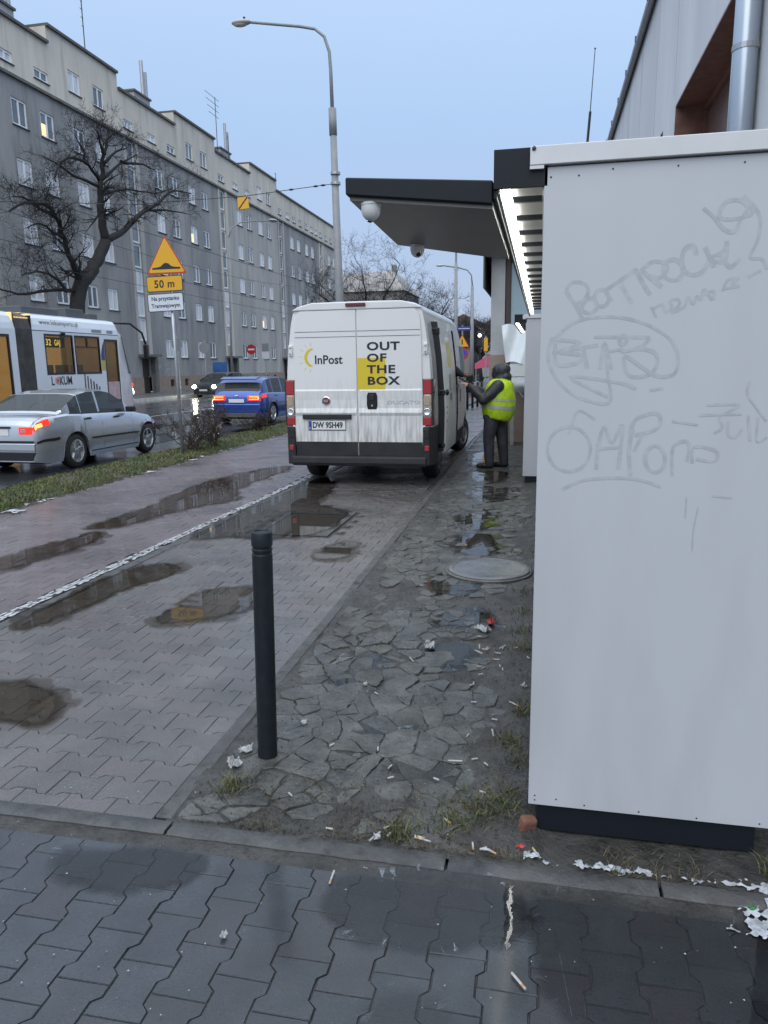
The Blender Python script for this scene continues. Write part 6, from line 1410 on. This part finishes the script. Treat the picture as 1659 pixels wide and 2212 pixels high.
def person(label, loc, rz, hands, vest, hood, trousers, legs):
    t = thing('person', label, 'person', loc, rz)
    sh = {-1: (.10, -.205, 1.27), 1: (.12, .205, 1.27)}
    # one continuous body: head with face, neck, trunk, arms, hands, legs, feet (faces -x)
    b = B(); H = Vector((.115, 0, 1.505))
    b.ball(H, (.088, .072, .108), 16, 12); b.ball(H+Vector((-.03, 0, -.05)), (.062, .058, .062), 12, 8)
    b.ball(H+Vector((-.092, 0, -.012)), (.018, .013, .022), 8, 6)
    for s_ in (-1, 1): b.ball(H+Vector((.01, s_*.075, -.01)), (.017, .011, .028), 8, 6); b.ball(H+Vector((-.078, s_*.03, .025)), (.012, .018, .008), 8, 6)
    b.ball(H+Vector((-.082, 0, -.062)), (.012, .026, .009), 8, 6)
    limb(b, [(.12, 0, 1.43), (.10, 0, 1.32)], [.055, .06])
    b.ball((.10, 0, 1.18), (.15, .19, .2)); b.ball((.07, 0, .98), (.17, .19, .18)); b.ball((.03, 0, .82), (.14, .17, .12))
    for s_ in (-1, 1):
        h = hands[s_]; S0 = Vector(sh[s_]); limb(b, [S0, h['elbow'], h['wrist']], [.06, .045, .03]); hand(b, h['wrist'], h['dir'], h['palm'], h.get('open', .5))
        L = legs[s_]; limb(b, L[:3], [.10, .06, .042]); limb(b, [L[2], Vector(L[2])+Vector((-.10, 0, -.04))], [.035, .028])
    organic('body', b, mSkin, t, .009, 3)
    jk = B()
    jk.ball((.095, 0, 1.17), (.185, .21, .22), 18, 12); jk.ball((.07, 0, .97), (.205, .215, .22), 18, 12); jk.ball((.035, 0, .80), (.205, .205, .13), 18, 12)
    for s_ in (-1, 1):
        h = hands[s_]; S0 = Vector(sh[s_]); E_, W_ = Vector(h['elbow']), Vector(h['wrist']); jk.ball(S0, .105, 12, 8)
        mid = S0.lerp(E_, .5)+Vector((0, 0, -.012)); fm = E_.lerp(W_, .5)
        limb(jk, [S0, mid, E_, fm, E_.lerp(W_, .97)], [.102, .094, .084, .074, .05])
    limb(jk, [(.115, 0, 1.42), (.10, 0, 1.30)], [.085, .115])
    organic('jacket', jk, mJack, t, .013, 4)
    if hood:
        hd = B(); hd.ball((.125, 0, 1.505), (.112, .108, .122), 18, 12); hd.ball((.165, 0, 1.53), (.09, .085, .085), 16, 10); hd.ball((.06, 0, 1.50), (.085, .098, .112), 16, 10); hd.ball((.19, 0, 1.41), (.085, .115, .08), 14, 10); hd.ball((.02, 0, 1.455), (.06, .085, .095), 14, 10); limb(hd, [(.12, 0, 1.46), (.115, 0, 1.37), (.11, 0, 1.33)], [.098, .112, .135])
        organic('hood', hd, mJack, t, .012, 4)
    else:
        hd = B(); hd.ball((.13, 0, 1.535), (.092, .08, .092), 16, 12); organic('hair', hd, M('dark_hair', (.015, .011, .009), rough=.6), t, .01, 3)
    tr_ = B(); tr_.ball((.03, 0, .80), (.185, .19, .13), 16, 10)
    for s_ in (-1, 1):
        L = [Vector(q) for q in legs[s_][:3]]; limb(tr_, [L[0], L[0].lerp(L[1], .5), L[1], L[1].lerp(L[2], .5), L[2]+Vector((0, 0, -.02))], [.125, .112, .09, .082, .072])
    organic('trousers', tr_, trousers, t, .013, 3)
    for s_ in (-1, 1):
        a = Vector(legs[s_][2]); shb = B(); d = Vector((-1, legs[s_][3], 0)).normalized()
        shb.ball(a+Vector((.0, 0, -.02)), (.06, .05, .05), 12, 8)
        z = a.z-.055-.03
        limb(shb, [(a.x+.03, a.y, .045), a+d*.08+Vector((0, 0, -a.z+.045)), a+d*.17+Vector((0, 0, -a.z+.038))], [.048, .048, .038]); limb(shb, [a+Vector((.01, 0, -.03)), (a.x, a.y, .05)], [.055, .05])
        shb.v = [(x, y, max(z, .002)) for x, y, z in shb.v]
        organic('shoe', shb, mShoe, t, .01, 2)
    if vest:
        rg = [(.775, .055, .232, .24), (.80, .06, .247, .25), (.86, .075, .278, .268), (.90, .08, .289, .275), (.93, .083, .294, .279), (.955, .085, .297, .281), (.985, .088, .298, .282), (1.02, .091, .297, .281), (1.055, .094, .294, .280), (1.09, .096, .288, .279), (1.15, .10, .272, .275), (1.24, .105, .238, .262), (1.30, .11, .205, .240), (1.345, .115, .165, .200), (1.375, .12, .135, .150), (1.39, .125, .118, .12)]
        def ring(z, cx_, rx, ry, o=0):
            row = []
            for k in range(49):
                a = 2*PI*k/48; f = 1+.05*nse(math.cos(a)*2.2, z*4+math.sin(a)*2.2, 1.4)+.016*math.sin(a*9+z*22+2*math.sin(a*3))*(1 if z < 1.2 else .3); row.append((cx_+(rx*f+o)*math.cos(a), (ry*f+o)*math.sin(a), z-.045*math.cos(a)*(1.3-z)/.5*(1 if z < 1.3 else 0)))
            return row
        rg = [(z, cx_-.012, rx*.88 if z < 1.3 else rx, ry*.93) for z, cx_, rx, ry in rg]
        rows = [ring(*q) for q in rg]
        v = B().grid(rows).build('vest', mHiV, t, smooth=True); m_ = v.modifiers.new('s', 'SOLIDIFY'); m_.thickness = .006
        for z0, z1 in ((4, 6), (8, 9)):
            B().grid([ring(*q, o=.005) for q in rg[z0:z1+1]]).build('reflective_band', mRefl, v, smooth=True)
        # armhole binding on the near side
    return t
worker = person('worker in a yellow high visibility vest and black hood reaching towards the van', (-.735, 11.78, 0), R(-8),
    {-1: dict(elbow=(-.10, -.30, 1.075), wrist=(-.335, -.235, 1.285), dir=(-.85, .1, .35), palm=(.2, .3, -1), open=.5), 1: dict(elbow=(-.12, .28, 1.08), wrist=(-.32, .16, 1.24), dir=(-.9, -.2, .3), palm=(0, -1, .2), open=.8)}, True, True, mJean,
    {-1: [(.0, -.10, .84), (-.045, -.13, .46), (-.03, -.14, .09), -.1], 1: [(.05, .09, .84), (.12, .10, .46), (.16, .08, .09), .05]})
driver = person('person in black inside the van reaching a hand out of its side door', (-1.80, 12.32, .602), PI+R(10),
    {-1: dict(elbow=(-.18, -.22, 1.0), wrist=(-.36, -.12, .90), dir=(-.9, .2, -.15), palm=(0, .5, -.6), open=.6), 1: dict(elbow=(-.24, .26, 1.0), wrist=(-.49, .20, .84), dir=(-.95, -.05, -.2), palm=(0, -.5, .8), open=.6)}, False, False, M('dark_trousers', (.02, .022, .028), rough=.8),
    {-1: [(.0, -.10, .84), (-.01, -.11, .46), (.0, -.12, .09), -.1], 1: [(.02, .10, .84), (.02, .11, .46), (.03, .12, .09), .1]})
ph = thing('handheld_scanner', 'black handheld scanner held between the worker and the van', 'scanner', (-1.22, 11.83, 1.37), R(-8))
B().prism(rrect(-.075, .075, -.012, .012, .008), 'y', -.035, .035).build('case', mBlackG, ph, bevel=.003); B().box(-.06, .05, -.028, .028, .0121, .0135).build('screen', M('screen_dark', (.02, .025, .03), rough=.1), ph)
ph.rotation_euler = (0, R(28), R(-8))
# ================================================================== LITTER, SNOW, FAR STREET
mButtW = M('butt_paper', (.52, .51, .47), (.34, .32, .29), scale=60, rough=.8); mButtO = M('butt_filter', (.5, .27, .08), rough=.8); mPaper = M('paper', (.5, .5, .49), (.3, .3, .29), scale=40, rough=.7)
def zb(x, y): return max(soilz(x, y), .006)+.003 if y > 2.21 else .0045
bw = B().tube([(-.013, 0, 0), (.013, 0, 0)], .0036, 6).mesh('butt'); bw.materials.append(mButtW)
bf = B().tube([(.0135, 0, 0), (.024, 0, 0)], .0037, 6).mesh('filter'); bf.materials.append(mButtO)
bl_ = B().tube([(-.03, 0, 0), (.03, 0, 0)], .0036, 6).mesh('butt'); bl_.materials.append(mButtW)
rr = random.Random(77); spots = []
for _ in range(22): spots.append((rr.uniform(-.34, -.03), rr.uniform(2.9, 4.3)))
for _ in range(15): spots.append((rr.uniform(-.95, -.1), 2.24+rr.random()**1.5*.6))
for _ in range(8): spots.append((rr.uniform(-1.2, -.1), rr.uniform(2.6, 4.2)))
spots += [(-.02, 1.72), (.02, 2.26), (-.13, 2.24), (-.19, 2.26), (-.38, 2.27), (-.62, 2.02)]
for i, (x, y) in enumerate(spots):
    t = thing('cigarette_butt', ('cigarette butt on the bare soil beside the locker foot' if i < 22 else 'cigarette butt among the dead grass behind the foreground kerb' if i < 37 else 'cigarette butt on the cracked slabs behind the bollard' if i < 45 else 'orange tipped cigarette butt near the foreground kerb'), 'cigarette butt', (x, y, zb(x, y)+.003), rr.uniform(0, 6.28), 'cigarette butts around the locker')
    link('paper', bw if i % 5 else bl_, t)
    if i % 7 == 0 or i >= len(spots)-6: link('filter', bf, t)
def scrap(label, x, y, s, seed, mat=None, z=None, h=.35):
    rr = random.Random(seed); n = 7; rows = []
    for i in range(n):
        row = []
        for j in range(n):
            u, v = (i/(n-1)-.5), (j/(n-1)-.5); q = 1-.35*rr.random() if i in (0, n-1) or j in (0, n-1) else 1
            row.append((u*s*2*q+rr.gauss(0, s*.1), v*s*1.5*q+rr.gauss(0, s*.1), abs(rr.gauss(0, s*h))+.003))
        rows.append(row)
    o = B().grid(rows).build('paper_scrap', mat or mPaper, loc=(x, y, zb(x, y) if z is None else z)); o.rotation_euler = (0, 0, rr.uniform(0, 6)); tag(o, label, 'litter', 'scraps of litter on the ground')
for a in [('crumpled white paper behind the foreground kerb', -.52, 2.24, .018, 1), ('torn white wrapper on the cracked slabs near the red scrap', -.32, 4.35, .05, 2), ('flat white scrap left of the torn wrapper on cracked slabs', -.6, 4.02, .04, 3), ('grey paper scrap by the bollard foot', -1.2, 2.72, .035, 4), ('dirty pale tissue below the bollard foot', -1.2, 2.6, .04, 5), ('small white scrap halfway along the cracked slabs', -.85, 3.45, .018, 6), ('pale wet tissue in the broken pavement beside the edging', -1.03, 3.0, .02, 7), ('white plastic scrap against the locker foot', -.05, 3.55, .02, 9), ('small pale scrap on the near paving left of the puddle', -.86, 1.72, .014, 10)]: scrap(*a)
scrap('red wrapper scrap beside the torn white wrapper', -.28, 4.5, .03, 12, M('red_scrap', (.5, .05, .05), rough=.5))
scrap('red lighter sized scrap near the locker corner', -.03, 2.28, .014, 13, MATS['red_scrap'])
scrap('green plastic scrap by the snow at the locker corner', .655, 2.12, .012, 14, M('green_scrap', (.03, .2, .05), rough=.5), .006)
# leaves, crumbs, tiny white specks trodden into the pavers
b = B(); rr = random.Random(15)
for _ in range(420):
    y = rr.choice((rr.uniform(.7, 2.1), 2.3+5*rr.random()**1.6)); x = rr.uniform(-2.8, 1.0) if y < 2.15 else rr.uniform(-3.1, -.05); s_ = rr.uniform(.0015, .0045)
    if y > 2.3 and rr.random() < .3: continue
    z = .006 if x < -1.3 or y < 2.15 else .012; a = rr.uniform(0, 6)
    b.add([(x+s_*math.cos(a+k*2.1)*rr.uniform(.6, 1.3), y+s_*math.sin(a+k*2.1)*rr.uniform(.6, 1.3), z) for k in range(3)]+[(x, y, z+s_*.5)], [(0, 1, 3), (1, 2, 3), (2, 0, 3)])
tag(b.build('specks', mPaper), 'white specks of salt and grit scattered over the wet paving', 'grit', kind='stuff')
def snowfield(name, label, areas, seed):
    b = B(); 
    for x0, x1, y0, y1, res, mask, h, zf in areas:
        nx, ny_ = int((x1-x0)/res)+1, int((y1-y0)/res)+1; H = {}
        for i in range(nx+1):
            for j in range(ny_+1):
                x, y = x0+i*res, y0+j*res; v = mask(x, y)+.5*nse(x, y, .07/res, seed)+.4*nse(x, y, .2/res, seed+5)+.35*nse(x, y, .45/res, seed+9)-.06; 
                if v > 0: H[i, j] = (x+res*.4*nse(x, y, .7/res, 3), y+res*.4*nse(x, y, .7/res, 8), zf(x, y)+h*min(1, v*1.3)*(.7+.5*nse(x, y, .3/res)))
        idx = {}
        for i in range(nx):
            for j in range(ny_):
                q = [(i, j), (i+1, j), (i+1, j+1), (i, j+1)]
                if sum(k in H for k in q) < 3: continue
                ids = []
                for k in q:
                    if k in H:
                        if k not in idx: idx[k] = len(b.v); b.v.append(H[k])
                        ids.append(idx[k])
                b.f.append(tuple(ids))
    return tag(b.build(name, mSnow, smooth=True), label, 'snow', kind='stuff')
def edge(y): return -6.08+.07*nse(0, y, .8)+.03*nse(3, y, 3)
snowfield('verge_snow', 'scattered remnants of old snow along the edge of the verge', [(-6.3, -5.8, 6.6, 17, .022, lambda x, y: .05-2.6*abs(x-edge(y)-.03)-.14*(1 if y > 8.4 else 0)+.35*nse(0, y, 1.4), .03, lambda x, y: .015)], 3)
snowfield('corner_snow', 'dirty melting snow along the kerb under the parcel locker', [(-.02, .74, 2.205, 2.33, .006, lambda x, y: .18-14*abs(y-2.245), .02, lambda x, y: soilz(x, y)+.004), (.5, .9, 1.9, 2.28, .007, lambda x, y: .22-3.0*math.hypot(x-.70, (y-2.1)*.7), .012, lambda x, y: (soilz(x, y) if y > 2.2 else .004)+.004)], 4)
bk = thing('brick_lump', 'broken red brick lump under the locker corner', 'brick', (-.015, 2.40, 0), .5)
bb = B().box(-.03, .03, -.02, .02, -.01, .05); o = bb.build('lump', M('broken_brick', (.2, .08, .05), (.12, .06, .045), scale=30, rough=.8, bump=.6), bk, bevel=.012, seg=3); o.rotation_euler = (.1, .2, 0)

# --- far street
mFarB = M('far_render', (.30, .28, .26), (.24, .225, .21), scale=.3, rough=.9); mFarR = M('far_roof', (.10, .075, .065), rough=.8)
fb = thing('pitched_roof_building', 'pale far building with hipped roof behind the bare street trees', 'building', (-34, 112, 0))
B().box(0, 13.5, 0, 14, 0, 12.4).build('wall', mFarB, fb); r_ = B().add([(-.3, -.3, 12.4), (13.8, -.3, 12.4), (13.8, 14.3, 12.4), (-.3, 14.3, 12.4), (1, 3, 15.5), (11.4, 3, 15.5), (11.4, 11, 15.5), (1, 11, 15.5)], [(0, 1, 5, 4), (1, 2, 6, 5), (2, 3, 7, 6), (3, 0, 4, 7), (4, 5, 6, 7)]).build('roof', M('far_tile', (.34, .32, .3), rough=.8), fb)
B().box(11, 11.6, 4, 5, 15, 16.6).build('chimney', mFarB, r_)
for i in range(5):
    for z in (3, 6, 9): B().box(1+i*2.5, 2.1+i*2.5, -.04, .02, z, z+1.5).build('window', mSill, fb)
def row_house(label, x, y, w_, d_, h, mt, n=4):
    t = thing('far_house', label, 'building', (x, y, 0), 0, 'houses closing the far end of the street'); B().box(0, w_, 0, d_, 0, h).build('wall', mt, t); B().prism([(-.2, h), (w_+.2, h), (w_*.5, h+2.2)], 'y', -.2, d_).build('roof', mFarR, t)
    for i in range(n):
        for k in range(int(h/3)): B().box(.5+i*(w_-1)/n, .5+i*(w_-1)/n+.9, -.05, .01, 1.2+k*3, 2.7+k*3).build('window', mSill, t)
row_house('rosy far house between the far lamps and the pillar', -9.5, 130, 10, 20, 8.5, M('rosy_render', (.34, .25, .24), (.28, .2, .2), scale=.5, rough=.9))
row_house('pale far house nearest the grey pillar', -7.6, 95, 6, 14, 6.0, M('pale_far', (.36, .34, .34), (.26, .25, .26), scale=.6, rough=.9), 3)
row_house('dark far house behind the trees', -20, 150, 9, 20, 9, mFarB)
row_house('wide low far house behind the dense tree', -16, 100, 7, 14, 5.5, mFarB, 3)
def far_lamp(label, x, y, h, arm):
    t = thing('street_lamp', label, 'street lamp', (x, y, 0), 0, 'lamp posts down the street'); B().tube([(0, 0, 0), (0, 0, h)], [.12, .07], 10).build('post', mLampG, t, smooth=True)
    if arm: B().tube([(0, 0, h), (-.05, 0, h+.5), (-.25, 0, h+.75), (-.75, 0, h+.9), (-1.4, 0, h+1.0)], .035, 6).build('arm', mLampG, t, smooth=True); B().ball((-1.6, 0, h+1.02), (.22, .1, .06), 10, 6).build('lamp_head', MATS['lamp_head'], t, smooth=True)
    else: B().tube([(0, 0, h-.1), (0, 0, h+.6)], .05, 8).build('top_mast', mLampG, t)
far_lamp('straight far mast left of the curved far lamp', -4.31, 38, 6.5, False); far_lamp('far lamp with curved arm right of the straight mast', -3.52, 38.2, 5.4, True)
ss = thing('street_sign', 'post with blue street name plate, yellow warning triangle and round no parking sign', 'road sign', (-3.14, 30, 0))
B().tube([(0, 0, 0), (0, 0, 3.1)], .03, 8).build('post', mGalv, ss)
nb = B().box(-.2, .34, -.05, -.035, 2.9, 3.06).build('name_plate', M('plate_navy', (.02, .04, .22), rough=.4), ss); text('plate_text', 'Traugutta', mSW, nb, (-.16, -.0515, 2.945), .09) if False else B().box(-.15, .29, -.053, -.0505, 2.965, 2.99).build('name_line', mSW, nb)
o = B().prism(rtri((0, 2.26), .56, .5, .02), 'y', -.05, -.04).build('triangle', mSR, ss); B().prism(rtri((0, 2.285), .48, .42, .015), 'y', -.053, -.05).build('yellow_field', mSY, o); B().box(-.025, .025, -.056, -.053, 2.36, 2.56).build('figure', mInk, o)
o = B().lathe([(.25, -.05), (.25, -.04)], 24, (0, 0, 2.0), 'y').build('disc', M('sign_red3', (.45, .02, .03), rough=.4), ss); B().lathe([(.19, -.053), (.19, -.05)], 24, (0, 0, 2.0), 'y').build('disc_field', M('sign_blue2', (.02, .06, .4), rough=.4), o); bar = B().box(-.19, .19, -.056, -.053, -.03, .03).build('bar', MATS['sign_red3'], o, loc=(0, 0, 2.0)); bar.rotation_euler = (0, R(45), 0)
o = thing('warning_sign', 'narrow yellow sign seen edge on beside the grey pillar', 'road sign', (-2.25, 30.5, 0)); B().tube([(0, 0, 0), (0, 0, 2.7)], .03, 8).build('post', mGalv, o); B().box(-.08, .08, -.05, -.035, 2.1, 2.62).build('panel', mSY, o)
aw = thing('pink_awning', 'small pink awning far down the pavement', 'awning', (-2.9, 33, 0))
B().prism([(0, 1.62), (.55, 1.95), (.62, 1.92), (.62, 1.5), (.0, 1.38)], 'y', -.05, 1.2).build('canopy', M('pink_cloth', (.55, .10, .18), rough=.7), aw); B().tube([(.05, 0, 0), (.05, 0, 1.4)], .02, 6).build('pole', mGalv, aw); B().tube([(.58, 0, 0), (.58, 0, 1.55)], .02, 6).build('pole', mGalv, aw)
B().box(.05, .58, .2, 1.0, 0, .8).build('counter', M('stall_grey', (.2, .2, .21), rough=.7), aw)
bp = B().lathe([(.045, 0), (.045, .9), (.03, .93), (.005, .94)], 12).mesh('post'); bp.materials.append(mBol); bp.polygons.foreach_set('use_smooth', [True]*len(bp.polygons))
for i, (x, y) in enumerate(((-2.72, 26.2), (-2.62, 26.9), (-2.52, 27.8), (-2.42, 28.8), (-2.36, 30.0))):
    t = thing('bollard', ['nearest of the thin far bollards beyond the van', 'second of the thin far bollards beyond the van', 'third of the thin far bollards beyond the van', 'fourth of the thin far bollards beyond the van', 'farthest thin bollard beyond the van'][i], 'bollard', (x, y, 0), 0, 'bollards far along the pavement'); link('post', bp, t)
tl_ = thing('traffic_light', 'far traffic light glowing warm behind the street name post', 'traffic light', (-3.6, 44, 0)); B().tube([(0, 0, 0), (0, 0, 3.2)], .05, 8).build('post', mBlack, tl_); B().box(-.15, .15, -.1, .1, 2.6, 3.4).build('housing', mBlack, tl_, bevel=.03)
B().ball((0, -.1, 3.2), .10, 10, 8).build('lit_lamp', M('warm_signal', (1, .6, .3), emis=(1, .45, .25), es=6), tl_)
